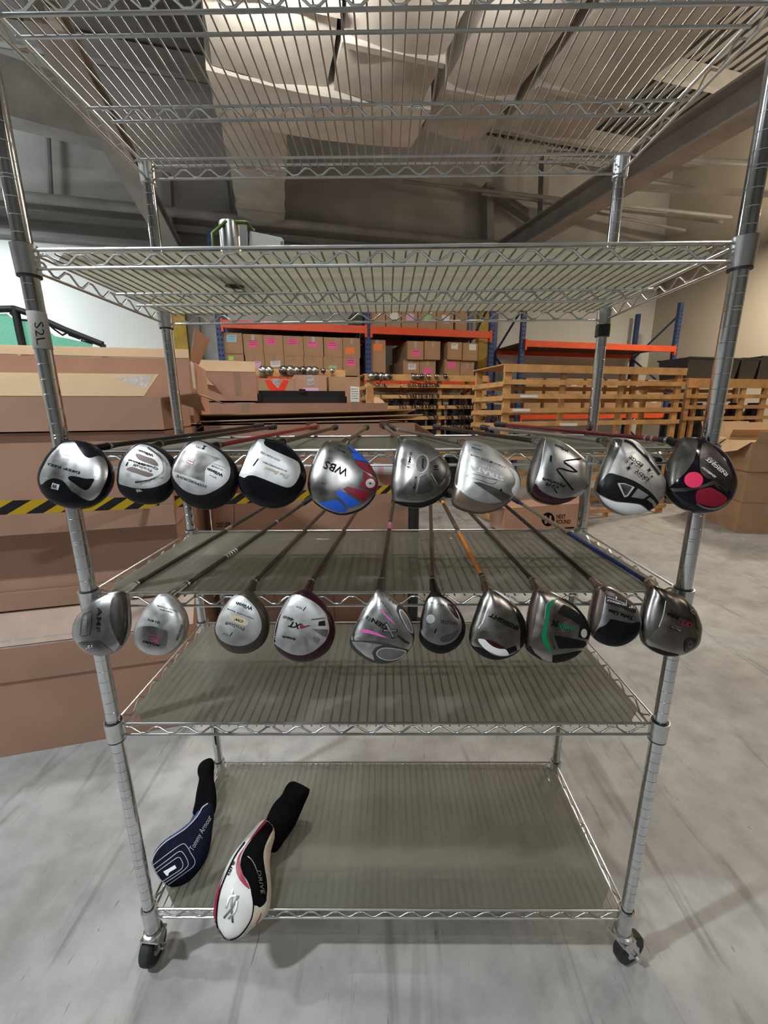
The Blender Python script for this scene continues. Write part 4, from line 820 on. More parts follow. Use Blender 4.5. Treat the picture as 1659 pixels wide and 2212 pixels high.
# ------------------------------------------------------------------ headcovers on the bottom shelf
M['c_navy'] = mat('cover_navy', (0.005, 0.007, 0.020), 0.8, spec=0.1, noise=0.3, nscale=90)
M['c_black'] = mat('cover_black', (0.004, 0.004, 0.005), 0.9, spec=0.06, noise=0.3, nscale=120)
M['c_blue'] = mat('cover_blue', (0.03, 0.07, 0.22), 0.6)
M['c_white'] = mat('cover_white', (0.74, 0.73, 0.72), 0.45, noise=0.04, nscale=60)
M['c_cream'] = mat('cover_cream', (0.62, 0.54, 0.44), 0.5)
M['c_red'] = mat('cover_red', (0.33, 0.012, 0.05), 0.4)
M['c_thread'] = mat('cover_thread', (0.42, 0.43, 0.47), 0.6)
def cover(label, x0, y0, sc, sock, sockm, body, bodym, p_sock, p_body, nrm, fs, bs, fb, bb, layers):
    t = thing('club_headcover', label, 'headcover', (p_body.x, p_body.y, SZ[5]), 'club headcovers on the bottom shelf')
    px = lambda q: Vector((x0+q[0]*sc, y0+q[1]*sc))
    s = Blob('sock', smooth_closed([px(q) for q in sock], 3), p_sock, nrm, fs, bs, M[sockm], t, 2.0, 2.0)
    b = Blob('hood', smooth_closed([px(q) for q in body], 3), p_body, nrm, fb, bb, M[bodym], t, 2.3, 2.0)
    eps = 0.0005
    for ly in layers:
        if ly[0] == 't': text_decal('lettering', b.bvh, [text_px(tx, px(p), px(q), h*sc, sh, bo) for tx, p, q, h, sh, bo in ly[2]], M[ly[1]], b.ob, eps+0.0003)
        else:
            kind, nm, mt, pts = ly[:4]
            polys = [smooth_closed([px(q) for q in pts], 4)] if kind == 's' else [[px(q) for q in pts]] if kind == 'p' else stroke(smooth_open([px(q) for q in pts], 6), ly[4]*sc)
            decal(nm, b.bvh, polys, M[mt], b.ob, eps); eps += 0.0002
    return t
k1 = 200/1382
cover('navy headcover with stitched bands and number one, at the left end of the bottom shelf', 310, 1620, k1,
  [(1000,125),(1055,180),(1050,330),(1050,430),(1075,560),(1090,700),(1075,900),(1000,1000),(850,1000),(735,960),(760,860),(790,650),(830,450),(805,340),(830,230),(900,160)], 'c_black',
  [(980,790),(1040,830),(1055,950),(1030,1150),(1000,1400),(930,1630),(800,1830),(640,1980),(480,2040),(340,2020),(220,1900),(140,1760),(130,1640),(200,1500),(330,1370),(480,1270),(620,1170),(740,1060),(840,920),(900,830)], 'c_navy',
  atz(445, 1720, SZ[5]+0.032), atz(395, 1850, SZ[5]+0.036), (0.05, -0.28, 1.0), 0.028, 0.03, 0.034, 0.036,
  [('s','side_panel','c_blue',[(620,1130),(700,1040),(830,905),(820,960),(740,1070),(620,1180),(480,1280),(330,1380),(230,1470),(260,1420),(380,1300),(500,1210)]),
   ('k','piping','c_thread',[(960,800),(880,860),(830,950),(745,1060),(620,1180),(480,1275),(330,1375),(205,1500),(135,1640),(140,1750),(220,1890),(340,2010)],14),
   ('k','stitching','c_thread',[(150,1715),(380,1540),(570,1410),(640,1430),(700,1530),(765,1650),(740,1740),(600,1850),(370,2010)],10), ('k','stitching','c_thread',[(165,1790),(380,1630),(530,1520),(600,1550),(665,1680),(640,1760),(500,1870),(310,1990)],10), ('k','stitching','c_thread',[(185,1835),(400,1680),(520,1605),(570,1650),(590,1720),(560,1780),(430,1870),(275,1970)],10),
   ('p','numeral','c_white',[(470,1718),(496,1762),(398,1822),(370,1778)]), ('p','numeral','c_white',[(300,1815),(345,1790),(372,1778),(398,1822),(385,1832),(375,1872),(352,1878)]), ('t','c_thread',[('Tommy Armour',(745,1510),(1020,1010),75,.2,-.01)])])
k2 = 260/1513
cover('white headcover with black sock and red trim overhanging the front of the bottom shelf', 440, 1670, k2,
  [(1110,105),(1200,130),(1320,195),(1330,240),(1260,400),(1150,650),(1000,870),(900,1000),(780,950),(740,750),(790,570),(880,390),(980,280),(1040,160)], 'c_black',
  [(760,590),(850,640),(890,720),(890,830),(850,950),(830,1150),(845,1350),(850,1500),(830,1700),(760,1820),(600,1960),(480,2060),(380,2095),(280,2090),(210,2000),(150,1900),(125,1750),(150,1560),(200,1400),(260,1250),(330,1100),(420,960),(520,830),(620,720),(690,640)], 'c_white',
  atz(610, 1790, SZ[5]+0.040), atz(530, 1930, SZ[5]+0.022), (0.10, -0.42, 1.0), 0.030, 0.034, 0.040, 0.036,
  [('s','black_panel','c_black',[(800,600),(850,650),(870,710),(800,850),(760,980),(760,1150),(790,1330),(800,1500),(780,1620),(700,1690),(630,1650),(600,1500),(560,1380),(490,1260),(460,1130),(500,990),(590,850),(700,700)]),
   ('s','cream_stripe','c_cream',[(880,705),(895,800),(840,950),(820,1130),(850,1330),(845,1500),(790,1600),(800,1430),(790,1280),(755,1120),(755,980),(800,850)]),
   ('s','red_stripe','c_red',[(760,600),(800,600),(700,720),(560,880),(480,1010),(455,1120),(490,1260),(580,1450),(520,1420),(440,1320),(405,1200),(430,1060),(500,950),(620,780)]),
   ('s','red_side','c_red',[(270,1250),(215,1400),(190,1560),(160,1750),(165,1880),(140,1860),(128,1750),(152,1560),(202,1400)]),
   ('s','cream_end','c_cream',[(640,1670),(720,1690),(800,1620),(835,1550),(825,1690),(755,1812),(600,1950),(500,2030),(600,1850)]),
   ('k','piping','c_black',[(600,1480),(625,1650),(600,1820),(520,1960),(420,2060),(280,2090),(205,1990),(168,1880),(172,1700),(210,1480),(290,1270),(400,1040),(520,870)],16),
   ('k','badge_stroke','h_grey',[(365,1460),(350,1650),(365,1880)],22), ('k','badge_stroke','h_grey',[(440,1540),(350,1700),(255,1820)],22), ('k','badge_stroke','h_satin',[(280,1700),(330,1560),(410,1540)],22), ('k','badge_stroke','h_satin',[(310,1830),(390,1740),(420,1610)],22),
   ('k','red_tick','c_red',[(720,1755),(690,1830),(655,1890)],12),
   ('t','h_satin',[('DRIVE',(665,1230),(722,1530),46,.2,-.01)]), ('t','ink',[('ture',(318,1295),(400,1120),52,.2,.02)]), ('k','script_line','h_satin',[(555,1050),(600,1090),(640,1160),(670,1240)],10)])
# ------------------------------------------------------------------ cartons and racks behind
def pane(b, pts, off=0.0):                                             # picture points on the plane at distance b of the hall
    return [atb(x, y, b-off) for x, y in pts]
def patch(name, b, pts, m, parent, th=0.0012, off=0.0005):
    P = pane(b, pts, off); return obj(name, MB().prism(P, -E2*th), m, parent)
def scribble(parent, b, x, y, w, rows, gap, m='ink', off=0.0022, slope=0.0):
    mb = MB()
    for r in range(rows):
        x0 = x; yy = y+r*gap
        while x0 < x+w-1.2:
            l = random.uniform(1.2, 3.0); mb.prism(pane(b, [(x0, yy+slope*(x0-x)), (min(x0+l, x+w), yy+slope*(x0+l-x)), (min(x0+l, x+w), yy+1.0+slope*(x0+l-x)), (x0, yy+1.0+slope*(x0-x))], off), -E2*0.0004); x0 += l+random.uniform(0.5, 1.1)
    return obj('handwriting', mb, M[m], parent)
def carton(label, a0, a1, b0, b1, z0, z1, m='card', group=None, cat='box', top_tape=True, edges=True):
    t = thing('cardboard_box', label, cat, E((a0+a1)/2, (b0+b1)/2, z0), group); g = 0.002
    obj('carton_body', MB().ebox(a0, a1, b0, b1, z0+0.001, z1), M[m], t)
    if top_tape:
        bm = (b0+b1)/2; obj('tape', MB().ebox(a0+0.0, a1-0.0, bm-0.028, bm+0.028, z1, z1+0.0007), M['tape'], t)
    return t
def front_tape(t, a, b0, z0, z1, w=0.05, m='tape'):
    return obj('tape', MB().ebox(a-w/2, a+w/2, b0-0.0009, b0-0.0002, z0, z1), M[m], t)
def carton_px(label, x0, x1, yt, yb, b, dep, m='card', group=None, **k):
    ym = (yt+yb)/2; xm = (x0+x1)/2
    a0 = ea(atb(x0, ym, b)); a1 = ea(atb(x1, ym, b)); z1 = atb(xm, yt, b).z; z0 = max(0.0, atb(xm, yb, b).z)
    t = carton(label, a0, a1, b, b+dep, z0, z1, m, group, **k); return t, a0, a1, z0, z1
def flap(t, pts, m='card_in', th=0.004):
    n = (pts[1]-pts[0]).cross(pts[-1]-pts[0]).normalized(); return obj('flap', MB().prism(pts, n*th), M[m], t)

# left stack of long cartons (a, z limits of their long faces)
BL = 1.79
AL = -3.3
t = carton('long brown carton on the floor at left, lowest of the stack', AL, -0.43, BL, BL+0.95, 0.0, 0.497, 'card')
flap(t, [E(AL, BL-0.003, 0.345), E(-0.43, BL-0.003, 0.345), E(-0.43, BL-0.007, 0.495), E(AL, BL-0.007, 0.495)], 'card', 0.003)
o = flap(t, [E(AL, BL-0.002, 0.499), E(-0.40, BL-0.002, 0.499), E(-0.40, BL+0.10, 0.60), E(AL, BL+0.10, 0.60)], 'card_pink', 0.004)
M['film'] = mat('clear_film', (0.62, 0.58, 0.58), 0.12, spec=0.8, bump=0.8, bscale=45, alpha=0.55)
obj('tape', MB().prism([E(AL, BL-0.008, 0.487), E(-0.45, BL-0.008, 0.487), E(-0.45, BL+0.012, 0.520), E(AL, BL+0.012, 0.520)], Vector((0, 0, 0.001))), M['film'], t)
t = carton('second carton up in the left stack with a drooping lid edge', AL, -0.44, BL+0.10, BL+0.98, 0.605, 0.938, 'card')
flap(t, [E(AL, BL+0.093, 0.612), E(-0.43, BL+0.093, 0.612), E(-0.43, BL+0.089, 0.69), E(AL, BL+0.089, 0.69)], 'card', 0.004)
t = carton('third carton up in the left stack behind the hazard belt', AL, -0.42, BL+0.02, BL+1.15, 0.944, 1.325, 'card')
flap(t, [E(AL, BL+0.014, 0.948), E(-0.42, BL+0.014, 0.948), E(-0.42, BL+0.010, 1.03), E(AL, BL+0.010, 1.03)], 'card', 0.004)
t = carton('upper carton of the left stack with a torn open tan lid', AL, -0.415, BL+0.0, BL+0.55, 1.33, 1.452, 'card', top_tape=False)
z = 1.453
flap(t, [E(AL, BL+0.002, z), E(-0.47, BL+0.002, z), E(-0.425, BL+0.07, z+0.085), E(AL, BL+0.07, z+0.078)], 'card_in')
for a in (-1.18, -0.98, -0.72): obj('tape', MB().prism([E(a, BL+0.0005, z+0.001), E(a+0.06, BL+0.0005, z+0.001), E(a+0.085, BL+0.0665, z+0.079), E(a+0.025, BL+0.0665, z+0.079)], Vector((0, 0, 0.0006))), M['tape'], t)
obj('tape', MB().prism([E(-0.60, BL+0.05, z+0.064), E(-0.47, BL+0.0, z+0.001), E(-0.445, BL+0.065, z+0.085)], Vector((0, -0.001, 0.0008))), M['film'], t)
flap(t, [E(-0.413, BL+0.01, z), E(-0.413, BL+0.30, z), E(-0.30, BL+0.28, z-0.05), E(-0.29, BL+0.05, z+0.02)], 'card_tan')
patch('shipping_label', BL, [(375, 905), (390, 905), (389, 935), (377, 935)], M['white_paper'], t, 0.0006, -0.01)
t = carton('carton standing behind the torn lid at the left, tan flap up', AL, -0.405, BL+0.60, BL+1.2, 1.34, 1.66, 'card', top_tape=False)
z = 1.661; b = BL+0.60
flap(t, [E(AL, b, z), E(-0.40, b, z), E(-0.40, b+0.03, z+0.046), E(AL, b+0.03, z+0.036)], 'card_in')
for a in (-1.25, -0.92, -0.68): obj('tape', MB().prism([E(a, b-0.0012, z+0.001), E(a+0.08, b-0.0012, z+0.001), E(a+0.08, b+0.028, z+0.038), E(a, b+0.028, z+0.038)], Vector((0, -0.0006, 0.0))), M['tape'], t)
flap(t, [E(-0.400, b+0.03, z), E(-0.400, b+0.28, z), E(-0.33, b+0.30, z+0.14), E(-0.36, b+0.02, z+0.15)], 'card')
flap(t, [E(-0.402, b+0.02, 1.50), E(-0.402, b+0.30, 1.50), E(-0.27, b+0.26, 1.44), E(-0.27, b+0.06, 1.45)], 'card_tan')
obj('shipping_label', MB().ebox(-0.4045, -0.4035, b+0.06, b+0.15, 1.52, 1.66), M['white_paper'], t)
t = carton('crumpled tan carton corner at the far left edge', -3.0, -1.66, BL+0.66, BL+1.1, 1.663, 1.735, 'card_tan')

# cartons right behind the rack, centre
BC = 2.5
t = carton('carton standing on the floor under the open carton behind the rack', -0.37, 0.845, BC, BC+0.7, 0.0, 0.62, 'card')
for a in (0.02, 0.30): obj('crease', MB().ebox(a, a+0.004, BC-0.0015, BC, 0.02, 0.6), M['card_dark'], t)
obj('tape', MB().ebox(-0.33, 0.28, BC-0.0012, BC-0.0003, 0.10, 0.17), M['card_pink'], t)
t = carton('large open carton behind the rack with its lid flaps ajar', -0.38, 0.85, BC, BC+0.55, 0.625, 1.325, 'card', top_tape=False)
for x in (458, 505):
    obj('crease', MB().prism(pane(BC, [(x, 1090), (x+1.4, 1090), (x+1.4, 1142), (x, 1142)], 0.0002), -E2*0.001), M['card_dark'], t)
obj('lettering', MB().add(*(lambda v_f: ([atb(p.x, p.y, BC-0.0015) for p in v_f[0]], v_f[1]))(text_px('PLACE ARM', (468, 1133), (497, 1133), 5))), M['ink'], t, recalc=False)
obj('lettering', MB().add(*(lambda v_f: ([atb(p.x, p.y, BC-0.0015) for p in v_f[0]], v_f[1]))(text_px('LABEL HERE', (468, 1139), (497, 1139), 4.5))), M['ink'], t, recalc=False)
flap(t, [E(-0.40, BC-0.01, 1.345), E(0.90, BC-0.01, 1.372), E(0.90, BC+0.22, 1.345), E(-0.42, BC+0.22, 1.33)], 'card_in', 0.006)
flap(t, [E(-0.44, BC+0.06, 1.378), E(0.86, BC+0.02, 1.403), E(0.84, BC+0.50, 1.342), E(-0.40, BC+0.50, 1.332)], 'card_tan', 0.006)
flap(t, [E(0.852, BC+0.0, 1.325), E(0.852, BC+0.5, 1.325), E(1.02, BC+0.42, 1.24), E(1.02, BC+0.06, 1.235)], 'card', 0.005)
flap(t, [E(-0.382, BC+0.0, 1.325), E(-0.382, BC+0.5, 1.325), E(-0.52, BC+0.42, 1.27), E(-0.52, BC+0.06, 1.25)], 'card_tan', 0.005)
for a in (0.18, 0.62): obj('tape', MB().prism([E(a, BC-0.012, 1.3395), E(a+0.06, BC-0.012, 1.3395), E(a+0.06, BC-0.008, 1.30), E(a, BC-0.008, 1.30)], -E2*0.0008), M['card_dark'], t)
BD = 3.3
t = carton('flat long carton carrying the black case', -0.52, 0.89, BD, BD+0.62, 0.80, 1.463, 'card')
front_tape(t, -0.20, BD, 1.30, 1.463, 0.05); front_tape(t, 0.62, BD, 1.30, 1.463, 0.05)
t = carton('long carton on the floor under the flat long carton', -0.52, 0.89, BD+0.01, BD+0.62, 0.0, 0.795, 'card')
# black case
t = thing('equipment_case', 'flat black plastic case lying on a long carton', 'case', E(0.2, BD+0.25, 1.464))
a0, a1 = ea(atb(550, 855, BD+0.05)), ea(atb(749, 855, BD+0.05))
obj('case_base', MB().ebox(a0, a1, BD+0.05, BD+0.45, 1.464, 1.515), M['black_case'], t)
obj('case_lid', MB().ebox(a0+0.03, a1-0.01, BD+0.06, BD+0.44, 1.5155, 1.556), M['black_case'], t)
for a in (a0+0.02, a1-0.05): obj('latch', MB().ebox(a, a+0.03, BD+0.035, BD+0.05, 1.48, 1.53), M['black_case'], t)
obj('handle', MB().ebox((a0+a1)/2-0.02, (a0+a1)/2+0.03, BD+0.04, BD+0.06, 1.54, 1.568), M['black_case'], t)
# carton with bright tan lid, left of the case
t, a0, a1, z0, z1 = carton_px('brown carton with a bright tan raised lid, left of the black case', 425, 554, 803, 866, BD+0.02, 0.55, 'card', top_tape=False)
flap(t, [E(a0, BD+0.02, z1+0.001), E(a1, BD+0.02, z1+0.001), E(a1, BD+0.05, z1+0.075), E(a0, BD+0.05, z1+0.08)], 'card_in')
front_tape(t, a0+0.28, BD+0.02, z1-0.17, z1, 0.045)
flap(t, [E(a0-0.01, BD+0.02, z1), E(a0+0.05, BD-0.02, z1-0.01), E(a0+0.12, BD-0.05, z1-0.1), E(a0+0.05, BD-0.03, z1-0.085)], 'card_in', 0.003)
# three cartons behind the case
BK = 4.2
for k, (x0, x1, yt, yb, m, lab) in enumerate(((556, 638, 818, 872, 'card_tan', 'carton with a red tape V on its end, behind the black case'), (637, 706, 810, 872, 'card', 'brown carton with shiny tape behind the black case'), (711, 778, 814, 872, 'card_tan', 'carton with a white shipping label right of the black case'))):
    t, a0, a1, z0, z1 = carton_px(lab, x0, x1, yt, yb, BK, 0.6, m)
    if k == 0:
        patch('red_tape', BK, [(572, 821), (583, 820), (601, 840), (594, 852), (588, 852)], M['red_tape'], t); patch('red_tape', BK, [(613, 820), (623, 822), (610, 852), (600, 852), (596, 846)], M['red_tape'], t)
        front_tape(t, (a0+a1)/2, BK, z1-0.12, z1, 0.06, 'film')
    if k == 1: front_tape(t, (a0+a1)/2, BK, z1-0.10, z1, 0.07, 'film'); patch('label', BK, [(655, 838), (688, 838), (688, 848), (655, 848)], M['lilac_paper'], t)
    if k == 2: patch('shipping_label', BK, [(757, 834), (776, 836), (776, 868), (757, 868)], M['white_paper'], t); scribble(t, BK, 759, 840, 15, 5, 5, 'ink')
    carton('support carton under the cartons behind the black case, %s of three' % ('left', 'middle', 'right')[k], a0, a1, BK+0.01, BK+0.58, 0.0, z0-0.004, 'card_tan')
tag(obj('wood_offcut', MB().prism([E(0.735, BD+0.1, 1.464), E(0.80, BD+0.1, 1.464), E(0.795, BD+0.1, 1.60), E(0.745, BD+0.1, 1.60)], E2*0.02), M['wood']), 'pale upright wood offcut beside the black case', 'offcut')
tag(obj('cardboard_scrap', MB().prism([E(0.80, BD+0.30, 1.464), E(0.95, BD+0.30, 1.464), E(0.93, BD+0.34, 1.50), E(0.88, BD+0.36, 1.525)], E2*0.004), M['card_tan']), 'folded tan cardboard scrap at the right end of the long carton', 'cardboard scrap')

# belt barrier
pz = 0.90
bp = thing('belt_barrier_post', 'black belt barrier post standing behind the rack', 'barrier post', E(0.80, 2.36, 0))
obj('pole', MB().lathe([(0.034, 0.03), (0.034, 0.93), (0.030, 0.95)], E(0.80, 2.36, 0), 20), M['black_plastic'], bp, smooth=40)
obj('base', MB().lathe([(0.125, 0.0), (0.125, 0.012), (0.06, 0.035), (0.034, 0.04)], E(0.80, 2.36, 0), 32), M['black_plastic'], bp, smooth=40)
obj('head_housing', MB().lathe([(0.036, 0.86), (0.042, 0.865), (0.042, 0.985), (0.036, 0.99)], E(0.80, 2.36, 0), 20), M['black_plastic'], bp, smooth=40)
def hazard():
    m = bpy.data.materials.new('hazard_stripes'); m.use_nodes = True; nt = m.node_tree; N = nt.nodes.new; L = nt.links.new; b = nt.nodes['Principled BSDF']
    uv = N('ShaderNodeUVMap'); sp = N('ShaderNodeSeparateXYZ'); L(uv.outputs[0], sp.inputs[0])
    ad = N('ShaderNodeMath'); ad.operation = 'ADD'; L(sp.outputs[0], ad.inputs[0]); L(sp.outputs[1], ad.inputs[1])
    fr = N('ShaderNodeMath'); fr.operation = 'FRACT'; L(ad.outputs[0], fr.inputs[0])
    gt = N('ShaderNodeMath'); gt.operation = 'GREATER_THAN'; gt.inputs[1].default_value = 0.5; L(fr.outputs[0], gt.inputs[0])
    mx = N('ShaderNodeMixRGB'); mx.inputs[1].default_value = (0.012, 0.012, 0.018, 1); mx.inputs[2].default_value = (0.80, 0.52, 0.012, 1); L(gt.outputs[0], mx.inputs[0]); L(mx.outputs[0], b.inputs['Base Color'])
    b.inputs['Roughness'].default_value = 0.6; return m
M['hazard'] = hazard()
PA = E(0.775, 2.345, 0.945); PB_ = atb(-60, 1099, 1.60); PB_.z -= 0.0
NB = 40; w = 0.048; mb = MB(); dirv = PB_-PA
for i in range(NB+1):
    t = i/NB; p = PA + dirv*t + Vector((0, 0, -0.012*math.sin(math.pi*t)))
    mb.v += [p - Vector((0, 0, w/2)), p + Vector((0, 0, w/2))]
mb.f = [(2*i, 2*i+2, 2*i+3, 2*i+1) for i in range(NB)]
belt = obj('barrier_belt', mb, M['hazard'], None, recalc=False); tag(belt, 'yellow and black striped hazard belt stretched to the left', 'belt')
uvl = belt.data.uv_layers.new(name='UVMap'); Lb = dirv.length
for pol in belt.data.polygons:
    for li in pol.loop_indices:
        vi = belt.data.loops[li].vertex_index; uvl.data[li].uv = ((vi//2)/NB*Lb/0.096, (vi % 2)*0.75)
sm = belt.modifiers.new('thickness', 'SOLIDIFY'); sm.thickness = 0.0015
# white paper cup-like dispenser roll behind the heads
t = thing('paper_roll', 'small white paper roll lying behind the clubs at the centre', 'paper roll', E(0.62, 2.56, 0.99))
q0, q1 = atb(806, 1012, 2.44), atb(845, 1014, 2.44)
obj('roll', MB().tube([q0, q1], 0.034, 16), M['white_paper'], t, smooth=40); obj('roll_print', MB().tube([q0*0.8+q1*0.2, q0*0.5+q1*0.5], 0.0345, 16, cap=False), M['lilac_paper'], t, smooth=40)

# ------------------------------------------------------------------ pallet racking
BR, DR = 7.0, 1.05
UPS = [ea(atb(472, 700, BR)), ea(atb(795, 700, BR)), ea(atb(1064, 720, BR))]
ZBM = atb(640, 698, BR).z
def pallet_rack(label, ups, b0, dep, ztop, levels, slots_upto=None):
    t = thing('pallet_rack', label, 'pallet rack', E(ups[0], b0, 0))
    for i, a in enumerate(ups):
        for bb in (b0, b0+dep):
            u = obj('upright', MB().ebox(a-0.045, a+0.045, bb, bb+0.07, 0, ztop), M['blue_steel'], t)
            mb = MB(); z = 0.2
            while z < ztop-0.1:
                for da in (-0.022, 0.022): mb.ebox(a+da-0.008, a+da+0.008, bb-0.0015, bb, z, z+0.03)
                z += 0.075
            if bb == b0: tag(obj('slots', mb, M['black_slot'], u), kind='stuff')
        z = 0.3; k = 0
        while z < ztop-0.5:
            p, q = (b0+0.03, b0+dep+0.03) if k % 2 == 0 else (b0+dep+0.03, b0+0.03)
            obj('brace', MB().beam(E(a, p, z), E(a, q, z+0.75), 0.03, 0.03), M['blue_steel'], t); z += 0.75; k += 1
    for zl in levels:
        for a0, a1 in zip(ups, ups[1:]):
            for bb in (b0-0.03, b0+dep+0.02):
                bm = obj('beam', MB().ebox(a0+0.05, a1-0.05, bb, bb+0.05, zl-0.11, zl), M['orange_steel'], t)
                for a in (a0+0.03, a1-0.06): obj('connector', MB().ebox(a, a+0.035, bb-0.006, bb+0.05, zl-0.17, zl+0.02), M['orange_steel'], bm)
            obj('deck_board', MB().ebox(a0+0.06, a1-0.06, b0+0.03, b0+dep, zl-0.03, zl-0.005), M['card_dark'], t)
    return t
pallet_rack('blue and orange pallet rack filled with cartons at the back', UPS, BR, DR, 3.9, (ZBM, 1.95, 0.9))
ZSH = 1.95
UPR = [ea(atb(1130, 740, 7.3)), ea(atb(1462, 740, 7.3))]; ZB2 = atb(1300, 742, 7.3).z
pallet_rack('emptier pallet rack with a bare orange beam at the far right', UPR, 7.3, 1.05, atb(1465, 652, 7.3).z, (ZB2, 1.35))

# cartons on the main pallet rack
def stickers(t, b, kind, pts, rows=2):
    o = patch('sticker', b, pts, M[kind], t); xs = [p[0] for p in pts]; ys = [p[1] for p in pts]
    if rows: scribble(t, b, min(xs)+2.5, min(ys)+2.5, max(xs)-min(xs)-5, rows, 4.2)
def rect(x, y, w, h, r=0.0):
    c, s = math.cos(math.radians(r)), math.sin(math.radians(r)); return [(x+dx*c-dy*s, y+dx*s+dy*c) for dx, dy in ((-w/2, -h/2), (w/2, -h/2), (w/2, h/2), (-w/2, h/2))]
BX = BR+0.06
ORD = ['first', 'second', 'third', 'fourth', 'fifth', 'sixth', 'seventh']
up_row = [(481, 524, 719, 764), (526, 568, 722, 767), (569, 611, 724, 768), (612, 655, 726, 770), (656, 698, 727, 771), (700, 740, 729, 772), (741, 778, 730, 773)]
st_u = [('blue_paper', rect(500, 731, 21, 15), 3), ('pink_paper', rect(547, 743, 21, 14, -16), 3), ('pink_paper', rect(585, 737, 21, 15, 4), 3), ('pink_paper', rect(632, 738, 21, 14, 2), 3), ('pink_paper', rect(675, 744, 20, 11, 5), 1), ('pink_paper', rect(718, 746, 20, 14, 2), 2), ('orange_paper', rect(756, 758, 20, 14, -4), 0)]
nm_u = ['blue', 'tilted pink', 'pink', 'pink', 'small pink', 'pink', 'orange']
z_split = None
lo = [(488, 528, 765, 812), (531, 572, 767, 812), (573, 614, 768, 812), (615, 656, 769, 812), (657, 698, 770, 812), (699, 740, 771, 812), (741, 777, 773, 812)]
st_l = [('green_paper', rect(499, 774, 11, 9), 0), ('lilac_paper', rect(557, 788, 13, 15, 4), 1), ('white_paper', rect(595, 786, 21, 13, -3), 2), None, ('mint_paper', rect(678, 795, 19, 6, 3), 0), ('mint_paper', rect(719, 793, 18, 7, 2), 0), ('pink_paper', rect(758, 784, 20, 14, 3), 2)]
nm_l = ['small green', 'lilac', 'white', 'no', 'mint', 'pale mint', 'pink']
for k in range(7):
    x0, x1, yt, yb = lo[k]; t, a0, a1, z0, zl = carton_px('x', x0, x1, yt, 812, BX, 0.95, 'card_tan', 'cartons in the left bay of the pallet rack', edges=False)
    t['label'] = '%s carton from left, lower row of left rack bay, %s sticker' % (ORD[k], nm_l[k])
    if st_l[k]: stickers(t, BX, *st_l[k])
    front_tape(t, (a0+a1)/2, BX, zl-0.08, zl, 0.05, 'tape')
    x0, x1, yt, yb = up_row[k]; t, a0, a1, z0, z1 = carton_px('x', x0, x1, yt, yb, BX, 0.95, 'card_tan', 'cartons in the left bay of the pallet rack')
    t['label'] = '%s carton from left, upper row of left rack bay, %s sticker' % (ORD[k], nm_u[k])
    stickers(t, BX, *st_u[k]); front_tape(t, (a0+a1)/2, BX, z1-0.09, z1, 0.045, 'film' if k in (1, 4, 6) else 'tape')
rb = [((797, 833, 734, 812), 'tall carton with an orange sticker beside the middle rack upright', ('orange_paper', rect(816, 750, 19, 14), 0)),
      ((871, 906, 778, 812), 'lower carton with a white label at the centre of the right rack bay', ('white_paper', rect(890, 792, 17, 13, 2), 2)), ((907, 941, 778, 812), 'lower carton with a low pink sticker in the right rack bay', ('pink_paper', rect(924, 802, 18, 13, 2), 0)),
      ((960, 993, 777, 812), 'lower carton with a pink sticker near the right end of the bay', ('pink_paper', rect(976, 788, 17, 13), 0)), ((994, 1024, 780, 812), 'lower carton without sticker at the right end of the bay', None)]
for q, lab, s in rb:
    t, a0, a1, z0, z1 = carton_px(lab, *q, BX+0.05, 0.9, 'card_tan')
    if s: stickers(t, BX+0.05, *s)
    front_tape(t, (a0+a1)/2, BX+0.05, z1-0.09, z1, 0.045, 'film')
rb2 = [((880, 915, 737, 777), 'upper carton with a pink sticker above the white-labelled one', ('pink_paper', rect(898, 763, 18, 13, 2), 1)), ((917, 951, 737, 777), 'upper carton wrapped in shiny film in the right rack bay', None),
       ((967, 998, 739, 777), 'upper carton with a white label near the yellow column', ('white_paper', rect(982, 748, 15, 12, 2), 1)), ((1000, 1032, 741, 779), 'upper carton with a pale label, rightmost on the rack', ('white_paper', rect(1021, 750, 15, 13, 2), 0))]
for q, lab, s in rb2:
    t, a0, a1, z0, z1 = carton_px(lab, *q, BX, 0.95, 'card_tan')
    if s: stickers(t, BX, *s)
    front_tape(t, (a0+a1)/2, BX, z1-0.10, z1, 0.045, 'film')
# cartons above the beam level
tops = [(798, 832), (834, 866), (868, 902), (904, 942), (944, 980), (985, 1010)]
for k, (x0, x1) in enumerate(tops):
    a0, a1 = ea(atb(x0, 670, BX)), ea(atb(x1, 670, BX))
    t = carton('%s carton from the left on top of the orange beam level' % ORD[k], a0, a1, BX, BX+0.9, ZBM, ZBM+0.30+0.03*(k % 2), 'card_tan', 'cartons on the upper rack level')
    if k in (1, 2, 3, 4): obj('sticker', MB().ebox((a0+a1)/2-0.06, (a0+a1)/2+0.08, BX-0.0016, BX-0.0004, ZBM+0.12, ZBM+0.24), M[('white_paper', 'lilac_paper', 'mint_paper', 'white_paper')[k-1]], t)
tag(obj('black_bundle', MB().ebox(ea(atb(763, 670, BX)), ea(atb(794, 670, BX)), BX+0.1, BX+0.5, ZBM, ZBM+0.22), M['black_case']), 'black bundle on the upper rack level beside the middle upright', 'bundle')
# yellow columns and wall pilaster
tag(obj('yellow_column', MB().ebox(ea(atb(374, 720, 8.3)), ea(atb(403, 720, 8.3)), 8.3, 8.5, 0, 3.6), M['yellow_steel']), 'mustard yellow column by the left white wall', 'column')
tag(obj('yellow_column', MB().ebox(ea(atb(1035, 720, 8.2)), ea(atb(1062, 720, 8.2)), 8.2, 8.35, 0, 3.6), M['yellow_steel']), 'dull yellow column seen behind the right end of the full rack', 'column')
struct('trim_3', MB().ebox(ea(atb(406, 720, 8.4)), ea(atb(432, 720, 8.4)), 8.42, BW, 0, 4.1), M['grey_paint'])

